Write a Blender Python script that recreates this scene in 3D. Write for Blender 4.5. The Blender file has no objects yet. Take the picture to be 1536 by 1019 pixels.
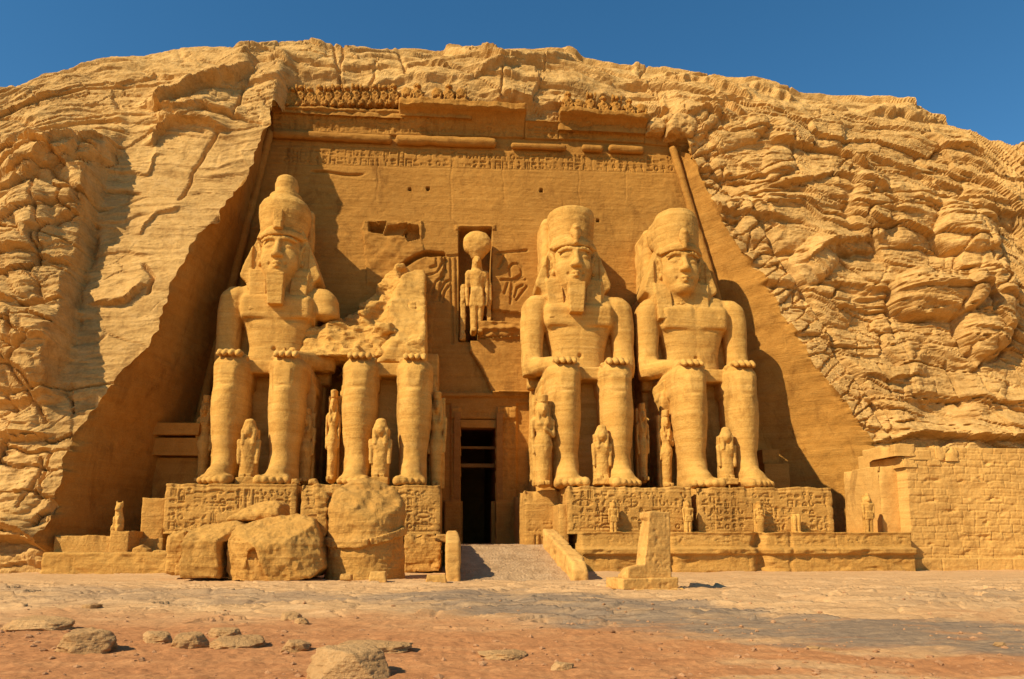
import bpy, math, numpy as np
from mathutils import Vector
np.seterr(all='ignore')
S = bpy.context.scene
C = S.collection
# ------------------------------------------------------------------ camera
FPX = 1100.0; TH = math.radians(5.0); TT = math.radians(8.0); HOR = 815.0; CAMZ = 1.7
F_ = np.array([math.sin(TH)*math.cos(TT), math.cos(TH)*math.cos(TT), math.sin(TT)])
R_ = np.array([math.cos(TH), -math.sin(TH), 0.0]); U_ = np.cross(R_, F_)
CY0 = HOR-FPX*math.tan(TT)
cam = bpy.data.cameras.new('camera'); camo = bpy.data.objects.new('camera', cam); C.objects.link(camo)
cam.lens = FPX/1536*36; cam.sensor_width = 36; cam.shift_y = (CY0-509.5)/1536
camo.location = (0, 0, CAMZ); camo.rotation_euler = (math.pi/2+TT, 0, -TH)
cam.clip_end = 2000; S.camera = camo
# ------------------------------------------------------------------ light
SUN_AZ = 57.0      # degrees left of the facade's normal, seen from the camera
SUN_EL = 39.0
a, e = math.radians(SUN_AZ), math.radians(SUN_EL)
sdir = Vector((-math.sin(a)*math.cos(e), -math.cos(a)*math.cos(e), math.sin(e)))   # towards the sun
sl = bpy.data.lights.new('sun', 'SUN'); so = bpy.data.objects.new('sun', sl); C.objects.link(so)
sl.energy = 5.0; sl.angle = math.radians(0.5); sl.color = (1.0, 0.87, 0.66)
so.rotation_euler = sdir.to_track_quat('Z', 'Y').to_euler()
W = bpy.data.worlds.new('World'); S.world = W; W.use_nodes = True
nt = W.node_tree; bgn = nt.nodes['Background']
sk = nt.nodes.new('ShaderNodeTexSky'); sk.sky_type = 'NISHITA'; sk.sun_disc = False
sk.sun_elevation = e; sk.sun_rotation = math.atan2(sdir.x, sdir.y)
sk.air_density = 1.0; sk.dust_density = 0.0; sk.ozone_density = 1.5; sk.altitude = 600
hs = nt.nodes.new('ShaderNodeHueSaturation'); hs.inputs['Saturation'].default_value = 1.30; hs.inputs['Hue'].default_value = .492
nt.links.new(sk.outputs[0], hs.inputs['Color']); nt.links.new(hs.outputs[0], bgn.inputs[0]); bgn.inputs[1].default_value = 0.098
S.view_settings.view_transform = 'Standard'; S.view_settings.look = 'None'
S.view_settings.exposure = 0.42; S.view_settings.gamma = 1.0; S.view_settings.use_curve_mapping = False

def P(px, py, Y):
    """point at depth Y that the photo shows at pixel (px, py)"""
    d = F_+R_*(px-768)/FPX+U_*(CY0-py)/FPX
    t = Y/d[1]
    return np.array([d[0]*t, Y, d[2]*t+CAMZ])

def PG(px, py, z=0.0):
    """point on the level z"""
    d = F_+R_*(px-768)/FPX+U_*(CY0-py)/FPX
    t = (z-CAMZ)/d[2]
    return np.array([d[0]*t, d[1]*t, z])

def proj(x, y, z):
    z = z-CAMZ
    w = np.maximum(x*F_[0]+y*F_[1]+z*F_[2], 0.5)
    return 768+FPX*(x*R_[0]+y*R_[1]+z*R_[2])/w, CY0-FPX*(x*U_[0]+y*U_[1]+z*U_[2])/w

# ------------------------------------------------------------------ noise (numpy)
rng = np.random.default_rng(7)
_G = rng.normal(size=(256, 3)).astype(np.float32); _G /= np.linalg.norm(_G, axis=1)[:, None]
def _h(i, j, k):
    h = (i*374761393+j*668265263+k*1274126177) & 0x7fffffff
    h = ((h ^ (h >> 13))*1274126177) & 0x7fffffff
    return h ^ (h >> 16)

def perlin(x, y, z, seed=0):
    x = np.asarray(x, np.float32); y = np.asarray(y, np.float32); z = np.asarray(z, np.float32)
    x, y, z = np.broadcast_arrays(x, y, z)
    fx, fy, fz = np.floor(x), np.floor(y), np.floor(z)
    i, j, k = fx.astype(np.int64)+seed*57, fy.astype(np.int64)+seed*131, fz.astype(np.int64)+seed*17
    x = x-fx; y = y-fy; z = z-fz
    u, v, w = [t*t*t*(t*(t*6-15)+10) for t in (x, y, z)]
    r = 0
    for a in (0, 1):
        wa = u if a else 1-u
        for b in (0, 1):
            wb = v if b else 1-v
            for c in (0, 1):
                wc = w if c else 1-w
                g = _G[_h(i+a, j+b, k+c) & 255]
                r = r+wa*wb*wc*(g[..., 0]*(x-a)+g[..., 1]*(y-b)+g[..., 2]*(z-c))
    return r*1.5

def fbm(x, y, z, oct=4, seed=0, gain=0.5):
    r = 0; a = 1.0; f = 1.0
    for o in range(oct):
        r = r+a*perlin(x*f, y*f, z*f, seed+o); a *= gain; f *= 2.03
    return r

def ridged(x, y, z, oct=4, seed=0):
    r = 0; a = 1.0; f = 1.0
    for o in range(oct):
        r = r+a*(1-np.abs(perlin(x*f, y*f, z*f, seed+o))*2); a *= 0.5; f *= 2.03
    return r/1.9

def cells(u, v, seed=0, jit=0.85):
    """2-D cells: distance to the border and a random number of the cell"""
    u = np.asarray(u, np.float32); v = np.asarray(v, np.float32)
    fu, fv = np.floor(u), np.floor(v)
    iu, iv = fu.astype(np.int64), fv.astype(np.int64)
    d1 = np.full(u.shape, 9., np.float32); d2 = d1.copy(); rid = np.zeros(u.shape, np.float32)
    for a in (-1, 0, 1):
        for b in (-1, 0, 1):
            h = _h(iu+a, iv+b, np.int64(seed*7+3))
            qx = a+.5+jit*((h & 1023)/1023.-.5)-(u-fu)
            qy = b+.5+jit*(((h >> 10) & 1023)/1023.-.5)-(v-fv)
            d = np.sqrt(qx*qx+qy*qy)
            n = d < d1
            d2 = np.where(n, d1, np.minimum(d2, d)); rid = np.where(n, ((h >> 5) & 4095)/4095., rid)
            d1 = np.where(n, d, d1)
    return d2-d1, rid

def sstep(a, b, x):
    t = np.clip((x-a)/(b-a), 0, 1); return t*t*(3-2*t)

def seg_dist(px, py, x0, y0, x1, y1):
    dx, dy = x1-x0, y1-y0
    t = np.clip(((px-x0)*dx+(py-y0)*dy)/(dx*dx+dy*dy+1e-9), 0, 1)
    return np.hypot(px-x0-t*dx, py-y0-t*dy)

def poly_dist(px, py, pts):
    d = np.full(np.shape(px), 1e6)
    for (x0, y0), (x1, y1) in zip(pts[:-1], pts[1:]):
        m = (px > min(x0, x1)-40) & (px < max(x0, x1)+40) & (py > min(y0, y1)-40) & (py < max(y0, y1)+40)
        if m.any(): d[m] = np.minimum(d[m], seg_dist(px[m], py[m], x0, y0, x1, y1))
    return d

def inside(px, py, pts):
    c = np.zeros(np.shape(px), bool); n = len(pts)
    for i in range(n):
        x0, y0 = pts[i]; x1, y1 = pts[(i+1) % n]
        if y0 == y1: continue
        m = ((y0 > py) != (y1 > py)) & (px < (x1-x0)*(py-y0)/(y1-y0)+x0)
        c ^= m
    return c

def interp_poly(v, pts, k=1):
    """x as a function of the other coordinate of a polyline; pts sorted along axis k"""
    p = np.array(sorted(pts, key=lambda q: q[k]), float)
    return np.interp(v, p[:, k], p[:, 1-k])

# ------------------------------------------------------------------ objects
def mesh_from(name, V, Q, mat, parent=None, smooth=True, kind=None, tri=None):
    me = bpy.data.meshes.new(name)
    V = np.ascontiguousarray(V, np.float32); Q = np.ascontiguousarray(Q, np.int32)
    n = Q.shape[1]
    me.vertices.add(len(V)); me.vertices.foreach_set('co', V.ravel())
    me.loops.add(Q.size); me.loops.foreach_set('vertex_index', Q.ravel())
    me.polygons.add(len(Q)); me.polygons.foreach_set('loop_start', np.arange(0, Q.size, n, dtype=np.int32))
    me.polygons.foreach_set('use_smooth', np.full(len(Q), smooth))
    me.update(); me.validate()
    o = bpy.data.objects.new(name, me); C.objects.link(o)
    if mat: me.materials.append(mat)
    if parent: o.parent = parent
    if kind: o['kind'] = kind
    return o

def tag(o, label, cat, group=None):
    o['label'] = label; o['category'] = cat
    if group: o['group'] = group
    return o

def thing(name, label, cat, loc=(0, 0, 0), group=None, rz=0):
    o = bpy.data.objects.new(name, None); C.objects.link(o)
    o.location = [float(t) for t in loc]; o.rotation_euler = (0, 0, rz); o.empty_display_size = .5
    return tag(o, label, cat, group)

def vnormals(V, Q):
    n = np.cross(V[Q[:, 2]]-V[Q[:, 0]], V[Q[:, 3]]-V[Q[:, 1]]) if Q.shape[1] == 4 else np.cross(V[Q[:, 1]]-V[Q[:, 0]], V[Q[:, 2]]-V[Q[:, 0]])
    N = np.zeros_like(V)
    for c in range(Q.shape[1]):
        for k in range(3):
            N[:, k] += np.bincount(Q[:, c], n[:, k], len(V))
    return N/np.maximum(np.linalg.norm(N, axis=1), 1e-9)[:, None]

def grid_quads(nr, nc, mask=None):
    i = np.arange(nr*nc).reshape(nr, nc)
    q = np.stack([i[:-1, :-1], i[:-1, 1:], i[1:, 1:], i[1:, :-1]], -1)
    return (q.reshape(-1, 4) if mask is None else q[mask])

# ------------------------------------------------------------------ implicit modelling, polygonised with surface nets
class Sdf:
    def __init__(s, lo, hi, h):
        s.h = h; s.lo = np.array(lo, float)-2*h
        n = np.ceil((np.array(hi)+2*h-s.lo)/h).astype(int)+1
        s.ax = [(s.lo[k]+h*np.arange(n[k])).astype(np.float32) for k in range(3)]
        s.F = np.full(n, 10., np.float32)
    def _sl(s, lo, hi, k):
        m = k+3*s.h; r = []
        for a in range(3):
            i0 = max(0, int((lo[a]-m-s.lo[a])/s.h)); i1 = min(len(s.ax[a]), int((hi[a]+m-s.lo[a])/s.h)+2)
            if i1 <= i0: return None, None
            r.append(slice(i0, i1))
        X = s.ax[0][r[0]][:, None, None]; Y = s.ax[1][r[1]][None, :, None]; Z = s.ax[2][r[2]][None, None, :]
        return tuple(r), (X, Y, Z)
    def add(s, prim, k=0.0):
        lo, hi, fn = prim; sl, g = s._sl(lo, hi, max(k, .3))
        if sl is None: return
        d = fn(*g).astype(np.float32); F = s.F[sl]
        if k > 0:
            h = np.maximum(k-np.abs(F-d), 0)/k; s.F[sl] = np.minimum(F, d)-h*h*k*.25
        else: s.F[sl] = np.minimum(F, d)
    def sub(s, prim, k=0.0):
        lo, hi, fn = prim; sl, g = s._sl(lo, hi, max(k, .3))
        if sl is None: return
        d = -fn(*g).astype(np.float32); F = s.F[sl]
        if k > 0:
            h = np.maximum(k-np.abs(F-d), 0)/k; s.F[sl] = np.maximum(F, d)+h*h*k*.25
        else: s.F[sl] = np.maximum(F, d)
    def cut(s, n, d, k=0.0, wob=0, sc=1., seed=0):
        """keep the side where n.p < d"""
        n = np.array(n, float); n /= np.linalg.norm(n)
        X = s.ax[0][:, None, None]; Y = s.ax[1][None, :, None]; Z = s.ax[2][None, None, :]
        e = (n[0]*X+n[1]*Y+n[2]*Z-d).astype(np.float32)
        if wob: e = e+wob*fbm(X/sc, Y/sc, Z/sc, 3, seed).astype(np.float32)
        if k > 0:
            h = np.maximum(k-np.abs(s.F-e), 0)/k; s.F = np.maximum(s.F, e)+h*h*k*.25
        else: s.F = np.maximum(s.F, e)
    def cutp(s, n, p, k=0.0, wob=0, sc=1., seed=0):
        n = np.array(n, float); n /= np.linalg.norm(n); s.cut(n, float(np.dot(n, p)), k, wob, sc, seed)
    def mesh(s):
        F = s.F; F[[0, -1]] = np.maximum(F[[0, -1]], s.h*.5); F[:, [0, -1]] = np.maximum(F[:, [0, -1]], s.h*.5); F[:, :, [0, -1]] = np.maximum(F[:, :, [0, -1]], s.h*.5)
        neg = F < 0
        c = np.zeros(tuple(np.array(F.shape)-1), np.int8)
        for a in (0, 1):
            for b in (0, 1):
                for d in (0, 1):
                    c += neg[a:a+c.shape[0], b:b+c.shape[1], d:d+c.shape[2]]
        act = np.argwhere((c > 0) & (c < 8))
        idx = np.full(c.shape, -1, np.int64); idx[tuple(act.T)] = np.arange(len(act))
        P0 = np.zeros((len(act), 3)); cnt = np.zeros(len(act))
        I, J, K = act.T
        offs = [(0, 0, 0), (1, 0, 0), (0, 1, 0), (1, 1, 0), (0, 0, 1), (1, 0, 1), (0, 1, 1), (1, 1, 1)]
        vals = [F[I+o[0], J+o[1], K+o[2]] for o in offs]
        for p, q in ((0, 1), (2, 3), (4, 5), (6, 7), (0, 2), (1, 3), (4, 6), (5, 7), (0, 4), (1, 5), (2, 6), (3, 7)):
            fa, fb = vals[p], vals[q]; m = (fa < 0) != (fb < 0)
            t = np.where(m, fa/(fa-fb+1e-20), 0)
            for k in range(3):
                P0[:, k] += np.where(m, offs[p][k]+t*(offs[q][k]-offs[p][k]), 0)
            cnt += m
        V = s.lo+s.h*(act+P0/cnt[:, None])
        Qs = []
        for ax in range(3):
            a, b = [(1, 2), (2, 0), (0, 1)][ax]
            n0 = neg.take(range(neg.shape[ax]-1), ax); n1 = neg.take(range(1, neg.shape[ax]), ax)
            e = np.argwhere(n0 != n1)
            e = e[(e[:, a] > 0) & (e[:, b] > 0) & (e[:, a] < F.shape[a]-1) & (e[:, b] < F.shape[b]-1)]
            fl = neg[tuple(e.T)]
            def at(da, db):
                t = e.copy(); t[:, a] -= da; t[:, b] -= db; return idx[tuple(t.T)]
            q = np.stack([at(1, 1), at(0, 1), at(0, 0), at(1, 0)], 1)
            q[~fl] = q[~fl][:, ::-1]
            Qs.append(q)
        Q = np.concatenate(Qs); Q = Q[(Q >= 0).all(1)]
        return V, Q

def rotm(rx=0, ry=0, rz=0):
    from mathutils import Euler
    return np.array(Euler((rx, ry, rz)).to_matrix())

def ell(c, r, rot=None):
    c = np.array(c, float); r = np.array(r, float)
    M = np.eye(3) if rot is None else rotm(*rot)
    R = np.sqrt(((M*r)**2).sum(1))
    def fn(X, Y, Z):
        X, Y, Z = X-c[0], Y-c[1], Z-c[2]
        q = [(M[0, k]*X+M[1, k]*Y+M[2, k]*Z)/r[k] for k in range(3)]
        k0 = np.sqrt(q[0]**2+q[1]**2+q[2]**2); k1 = np.sqrt((q[0]/r[0])**2+(q[1]/r[1])**2+(q[2]/r[2])**2)
        return k0*(k0-1)/np.maximum(k1, 1e-6)
    return c-R, c+R, fn

def cone(a, b, r1, r2, sc=(1, 1, 1)):
    """tapered capsule; sc > 1 squeezes that axis"""
    a = np.array(a, float); b = np.array(b, float); sc = np.array(sc, float)
    A, B = a*sc, b*sc; ba = B-A; L = max((ba*ba).sum(), 1e-9); rm = max(r1, r2)
    def fn(X, Y, Z):
        x, y, z = X*sc[0]-A[0], Y*sc[1]-A[1], Z*sc[2]-A[2]
        t = np.clip((x*ba[0]+y*ba[1]+z*ba[2])/L, 0, 1)
        return (np.sqrt((x-t*ba[0])**2+(y-t*ba[1])**2+(z-t*ba[2])**2)-(r1+(r2-r1)*t))/max(sc)
    return np.minimum(a, b)-rm/sc, np.maximum(a, b)+rm/sc, fn

def box(c, hs, r=0.05, rot=None, taper=0.0):
    """rounded box; taper narrows x and y upward"""
    c = np.array(c, float); hs = np.array(hs, float)
    M = np.eye(3) if rot is None else rotm(*rot)
    R = (np.abs(M)*hs).sum(1)*(1+abs(taper))
    def fn(X, Y, Z):
        X, Y, Z = X-c[0], Y-c[1], Z-c[2]
        q = [M[0, k]*X+M[1, k]*Y+M[2, k]*Z for k in range(3)]
        t = 1-taper*q[2]/hs[2]
        d = [np.abs(q[0])-hs[0]*t+r, np.abs(q[1])-hs[1]*t+r, np.abs(q[2])-hs[2]+r]
        o = np.sqrt(np.maximum(d[0], 0)**2+np.maximum(d[1], 0)**2+np.maximum(d[2], 0)**2)
        return o+np.minimum(np.maximum(d[0], np.maximum(d[1], d[2])), 0)-r
    return c-R, c+R, fn

def prism(pts, y0, y1, axis=1, r=0.0):
    """polygon pts in the two other axes, extruded from y0 to y1 along axis"""
    p = np.array(pts, float); oth = [k for k in range(3) if k != axis]
    lo = np.zeros(3); hi = np.zeros(3)
    lo[axis], hi[axis] = y0, y1
    for t, k in enumerate(oth): lo[k], hi[k] = p[:, t].min(), p[:, t].max()
    def fn(*g):
        U, V, T = g[oth[0]], g[oth[1]], g[axis]
        U2, V2 = np.broadcast_arrays(U, V)
        d = np.full(U2.shape, 1e6, np.float32); n = len(p)
        for i in range(n): d = np.minimum(d, seg_dist(U2, V2, *p[i], *p[(i+1) % n]))
        d = np.where(inside(U2, V2, p), -d, d)+r
        e = np.abs(T-(y0+y1)/2)-(y1-y0)/2+r
        return np.sqrt(np.maximum(d, 0)**2+np.maximum(e, 0)**2)+np.minimum(np.maximum(d, e), 0)-r
    return lo, hi, fn

def loft(st, p=2.4):
    """stack of super-ellipses; st rows = (z, xc, yc, rx, ry)"""
    a = np.array(sorted(st), float); z = a[:, 0]
    zz = np.linspace(z[0], z[-1], 80); cols = []
    for k in range(1, 5):      # smooth interpolation through the stations
        m = np.gradient(a[:, k], z); i = np.clip(np.searchsorted(z, zz)-1, 0, len(z)-2); h = z[i+1]-z[i]; t = (zz-z[i])/h
        cols.append((2*t**3-3*t**2+1)*a[i, k]+(t**3-2*t**2+t)*h*m[i]+(-2*t**3+3*t**2)*a[i+1, k]+(t**3-t**2)*h*m[i+1])
    xc, yc, rx, ry = cols
    lo = np.array([(xc-rx).min(), (yc-ry).min(), z[0]]); hi = np.array([(xc+rx).max(), (yc+ry).max(), z[-1]])
    def fn(X, Y, Z):
        f = lambda c: np.interp(Z, zz, c)
        R, S_ = f(rx), f(ry)
        n = (np.abs((X-f(xc))/R)**p+np.abs((Y-f(yc))/S_)**p)**(1/p)
        d = (n-1)*np.minimum(R, S_); e = np.maximum(z[0]-Z, Z-z[-1])
        return np.maximum(d, e)
    return lo, hi, fn

def weather(V, Q, big=0.05, bigs=1.5, fine=0.02, fines=.25, strata=0.0, seed=0, sfreq=1.6, crumble=0.0, cs=.8):
    N = vnormals(V, Q); x, y, z = V.T
    d = big*fbm(x/bigs, y/bigs, z/bigs, 3, seed)
    if fine: d = d+fine*fbm(x/fines, y/fines, z/fines, 2, seed+9)
    if strata:
        w = z*sfreq+.25*perlin(x*.3, y*.3, z*.3, seed+4)
        d = d+strata*(perlin(w*0+.5, w*0+.2, w, seed+5)+.6*perlin(x*.4, y*.4, w*2.7, seed+6))
    if crumble:
        t = fbm(x/cs, y/cs, z/cs, 3, seed+20)
        d = d-crumble*np.clip(t-.15, 0, 1)
    return V+N*d[:, None]

def smesh(name, s, mat, parent=None, kind=None, off=(0, 0, 0), **k):
    V, Q = s.mesh()
    if k: V = weather(V, Q, **k)
    return mesh_from(name, V+np.array(off), Q, mat, parent, True, kind)
# ------------------------------------------------------------------ materials
def ramp(nt, fac, stops):
    r = nt.nodes.new('ShaderNodeValToRGB'); nt.links.new(fac, r.inputs[0])
    el = r.color_ramp.elements
    while len(el) < len(stops): el.new(.5)
    for e_, (p, c) in zip(el, stops):
        e_.position = p; e_.color = (*c, 1)
    return r.outputs[0]

def mixc(nt, fac, a, b, mode='MIX'):
    m = nt.nodes.new('ShaderNodeMix'); m.data_type = 'RGBA'; m.blend_type = mode
    if isinstance(fac, float): m.inputs[0].default_value = fac
    else: nt.links.new(fac, m.inputs[0])
    for s_, v in ((6, a), (7, b)):
        if isinstance(v, tuple): m.inputs[s_].default_value = (*v, 1)
        else: nt.links.new(v, m.inputs[s_])
    return m.outputs[2]

def noise_n(nt, co, scale, det=5, rough=.6, vec=None, dist=0.0):
    if vec:
        mp = nt.nodes.new('ShaderNodeMapping'); mp.inputs['Scale'].default_value = vec
        nt.links.new(co, mp.inputs[0]); co = mp.outputs[0]
    n = nt.nodes.new('ShaderNodeTexNoise'); n.inputs['Scale'].default_value = scale
    n.inputs['Detail'].default_value = det; n.inputs['Roughness'].default_value = rough; n.inputs['Distortion'].default_value = dist
    nt.links.new(co, n.inputs['Vector']); return n.outputs['Fac']

def math_n(nt, op, a, b=None):
    m = nt.nodes.new('ShaderNodeMath'); m.operation = op
    for k, v in enumerate((a, b)):
        if v is None: continue
        if isinstance(v, (int, float)): m.inputs[k].default_value = v
        else: nt.links.new(v, m.inputs[k])
    return m.outputs[0]

def stone(name, base, dark, light, bump=0.5, strata=.5, grain=8.0, sscale=.9, stain=.35, bdist=.06):
    m = bpy.data.materials.new(name); m.use_nodes = True; nt = m.node_tree
    b = nt.nodes['Principled BSDF']; b.inputs['Roughness'].default_value = .92
    b.inputs['Specular IOR Level'].default_value = .15
    co = nt.nodes.new('ShaderNodeNewGeometry').outputs['Position']
    big = noise_n(nt, co, .16, 4, .6)
    lay = noise_n(nt, co, sscale, 5, .65, (.12, .12, 2.2), .4)
    med = noise_n(nt, co, 1.3, 6, .7)
    fin = noise_n(nt, co, grain, 5, .75)
    c = ramp(nt, lay, [(.30, dark), (.52, base), (.75, light)])
    c = mixc(nt, strata, base, c)
    c2 = ramp(nt, med, [(.28, dark), (.5, base), (.72, light)])
    c = mixc(nt, stain, c, c2)
    v = ramp(nt, big, [(.3, (.86, .84, .82)), (.7, (1.1, 1.1, 1.1))])
    c = mixc(nt, 1.0, c, v, 'MULTIPLY')
    g = ramp(nt, fin, [(.25, (.80, .79, .77)), (.75, (1.16, 1.16, 1.16))])
    c = mixc(nt, 1.0, c, g, 'MULTIPLY')
    # dark weathering streaks and patches with edges of their own
    st = noise_n(nt, co, .55, 8, .72, (1, 1, .45), .6)
    c = mixc(nt, 1.0, c, ramp(nt, st, [(.34, (.70, .66, .62)), (.46, (1, 1, 1)), (.62, (1, 1, 1)), (.76, (1.10, 1.11, 1.13))]), 'MULTIPLY')
    nt.links.new(c, b.inputs['Base Color'])
    h = math_n(nt, 'ADD', math_n(nt, 'MULTIPLY', lay, .8), math_n(nt, 'MULTIPLY', med, .7))
    h = math_n(nt, 'ADD', h, math_n(nt, 'MULTIPLY', fin, .45))
    bp = nt.nodes.new('ShaderNodeBump'); bp.inputs['Strength'].default_value = bump; bp.inputs['Distance'].default_value = bdist*3
    nt.links.new(h, bp.inputs['Height']); nt.links.new(bp.outputs[0], b.inputs['Normal'])
    return m

M_cliff = stone('cliff_sandstone', (.57, .332, .10), (.32, .155, .038), (.69, .43, .16), .75, .55, 7, .8, .6)
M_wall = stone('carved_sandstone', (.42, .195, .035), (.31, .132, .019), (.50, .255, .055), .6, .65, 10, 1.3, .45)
M_stat = stone('statue_sandstone', (.60, .325, .072), (.44, .205, .036), (.69, .40, .11), .55, .9, 10, 1.1)
M_block = stone('block_sandstone', (.53, .275, .06), (.38, .175, .033), (.62, .35, .098), .8, .5, 9, 1.0)
M_brick = stone('wall_sandstone', (.60, .325, .082), (.50, .25, .055), (.66, .38, .11), .4, .35, 10, 1.0)
M_rock = stone('pale_rock', (.50, .28, .105), (.38, .195, .065), (.60, .37, .16), .5, .3, 14, 2.0)
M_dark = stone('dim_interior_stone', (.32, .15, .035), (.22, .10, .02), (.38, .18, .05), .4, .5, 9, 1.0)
# ------------------------------------------------------------------ the cliff
ZL = 35.6                                  # top of the cut recess
def cliffY(z, x):
    b = sstep(-6, 14, x)
    return (43.5+.33*z)*(1-b)+(50.8+.165*z)*b
def on_cliff(px, py):
    c0, c1 = (43.5, .33) if px < 700 else (50.8, .165)
    d = F_+R_*(px-768)/FPX+U_*(CY0-py)/FPX
    t = (c0+c1*CAMZ)/(d[1]-c1*d[2]); return np.array([d[0]*t, d[1]*t, d[2]*t+CAMZ])
def facY(z): return 56.3+.055*z
def on_fac(px, py, off=0.0):
    d = F_+R_*(px-768)/FPX+U_*(CY0-py)/FPX
    t = (56.3+.055*CAMZ+off)/(d[1]-.055*d[2]); return np.array([d[0]*t, d[1]*t, d[2]*t+CAMZ])

EL = [(404,188),(388,215),(372,248),(352,285),(322,328),(297,350),(284,385),(268,412),(252,440),(243,460),(232,492),(216,520),(190,552),(176,575),(150,605),(130,634),(112,655),(98,690),(92,712),(80,748),(68,792),(58,812),(48,862),(44,900)]
ER = [(1012,188),(1032,212),(1058,268),(1085,328),(1112,372),(1150,428),(1172,470),(1197,508),(1222,548),(1248,580),(1272,612),(1296,640),(1318,668),(1320,700),(1323,800),(1326,900)]
IL = [(404,192),(345,440),(300,640),(268,780),(250,900)]
IR = [(1008,200),(1012,225),(1036,310),(1110,560),(1172,730),(1215,900)]
def edgeXZ(pts, f): return np.array([f(*p)[[0, 2]] for p in pts])
eL, eR, iL, iR = [edgeXZ(p, f) for p, f in ((EL, on_cliff), (ER, on_cliff), (IL, on_fac), (IR, on_fac))]
def xat(e, z):
    o = np.argsort(e[:, 1]); return np.interp(z, e[o, 1], e[o, 0])

zlow = np.arange(-1.6, ZL+.01, .105)
phi = np.concatenate([np.linspace(0, math.pi/2, 230)[1:], math.pi/2+np.linspace(0, 1, 40)[1:]])
nlow, nup = len(zlow), len(phi)
NR = nlow+nup
jag = lambda z, s: .35*perlin(z*.55, .3, .7, s)+.18*perlin(z*1.9, .3, .7, s+1)
xeL = xat(eL, zlow)+jag(zlow, 3); xeR = xat(eR, zlow)+jag(zlow, 5)*.6
ramp_c = lambda n, p=1.0: np.linspace(0, 1, n)**p
cl = -62+(ramp_c(430))[None, :]*(np.concatenate([xeL, np.full(nup, xeL[-1])])+62)[:, None]
xr_ = np.concatenate([xeR, np.full(nup, xeR[-1])])[:, None]
cr = xr_+ramp_c(520)[None, :]*(80-xr_)
xl_ = cl[:, -1:]
cm = xl_+(np.arange(1, 300)/300)[None, :]*(xr_-xl_)
GX = np.concatenate([cl, cm, cr], 1); NC = GX.shape[1]; cL, cR = 429, 429+300
SKY = [(-80,200),(-40,162),(0,139),(28,128),(60,118),(100,105),(150,93),(200,82),(235,80),(300,74),(350,76),(400,76),(450,70),(520,68),(590,68),(700,66),(770,72),(840,76),(890,90),(960,98),(1040,110),(1120,118),(1150,132),(1200,140),(1260,146),(1320,157),(1390,165),(1415,188),(1440,196),(1490,232),(1536,258),(1600,290),(1680,330)]
Xc = np.linspace(-62, 80, 90); Zt = np.full(90, 50.)
fs = np.linspace(0, math.pi/2, 60)
for it in range(8):
    Zs = ZL+(Zt[None]-ZL)*np.sin(fs)[:, None]; Ys = cliffY(Zs, Xc[None])+18*(1-np.cos(fs))[:, None]
    px, py = proj(Xc[None]+0*Zs, Ys, Zs); j = py.argmin(0)
    ps, qs = px[j, np.arange(90)], py[j, np.arange(90)]
    tg = np.interp(ps, *np.array(SKY).T)+8
    Zt += (qs-tg)*.055
    Zt = np.maximum(Zt, ZL+2.5)
Ztop = np.interp(GX[nlow:], Xc, Zt)
ph = phi[:, None]; pc = np.minimum(ph, math.pi/2); ex = np.maximum(ph-math.pi/2, 0)
Zu = ZL+(Ztop-ZL)*np.sin(pc)-ex*4; Yu = cliffY(ZL+(Ztop-ZL)*np.sin(pc), GX[nlow:])+18*(1-np.cos(pc))+ex*60
GZ = np.concatenate([np.repeat(zlow[:, None], NC, 1), Zu]); GY = np.concatenate([cliffY(zlow[:, None], GX[:nlow]), Yu])
Vb = np.stack([GX, GY, GZ], -1).reshape(-1, 3)
Qall = grid_quads(NR, NC)
Nb = vnormals(Vb, Qall)
if Nb[0, 1] > 0: Nb = -Nb; 
px, py = proj(*Vb.T)
x, y, z = Vb.T
# --- features of this cliff: ledges, cracks, boulders (their place on the rock is taken from the photograph)
H = np.zeros(len(Vb))
wx = 7*perlin(px/55, py/55, .5, 31)+3*perlin(px/17, py/17, .5, 33); wy = 5*perlin(px/55, py/55, .5, 32)+2.5*perlin(px/15, py/15, .5, 34)
qx, qy = px+wx, py+wy
def ledge(pts, h, w, soft=2.0):
    """rock above the line stands proud by h and dies away over w pixels"""
    p = np.array(pts, float)
    m = (qx > p[:, 0].min()-30) & (qx < p[:, 0].max()+30) & (qy > p[:, 1].min()-w*2.5) & (qy < p[:, 1].max()+12)
    X_, Y_ = qx[m], qy[m]
    yl = np.interp(X_, p[:, 0], p[:, 1]); d = yl-Y_
    ends = sstep(p[:, 0].min()-22, p[:, 0].min()+12, X_)*(1-sstep(p[:, 0].max()-12, p[:, 0].max()+22, X_))
    up = sstep(-soft, soft, d)*np.exp(-np.maximum(d, 0)/w)
    un = -.35*np.exp(-np.maximum(-d, 0)/6)*(d < 0)
    H[m] += h*ends*(up+un*.5)
def crack(pts, w=2.2, dep=.35):
    d = poly_dist(qx, qy, pts); H[:] -= dep*np.exp(-(d/w)**2)
def boulder(cx, cy, rx, ry, ang, h, flat=2.0):
    a_ = math.radians(ang); c_, s_ = math.cos(a_), math.sin(a_)
    u = ((qx-cx)*c_+(qy-cy)*s_)/rx; v = (-(qx-cx)*s_+(qy-cy)*c_)/ry
    r = (np.abs(u)**flat+np.abs(v)**flat)**(1/flat)
    m = r < 1.25
    # softer on top, undercut below
    prof = np.where(r < 1, np.sqrt(np.clip(1-r**3, 0, 1)), 0)
    prof = prof*np.where(v < 0, 1-.35*np.clip(-v, 0, 1), 1.0)
    H[m] += (.85*h*prof)[m]-.3*h*(np.exp(-((r[m]-1.05)/.06)**2))*(v[m] > -.2)*np.clip(.5+1.5*perlin(px[m]/30, py[m]/30, .5, int(cx)), 0, 1)
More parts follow.
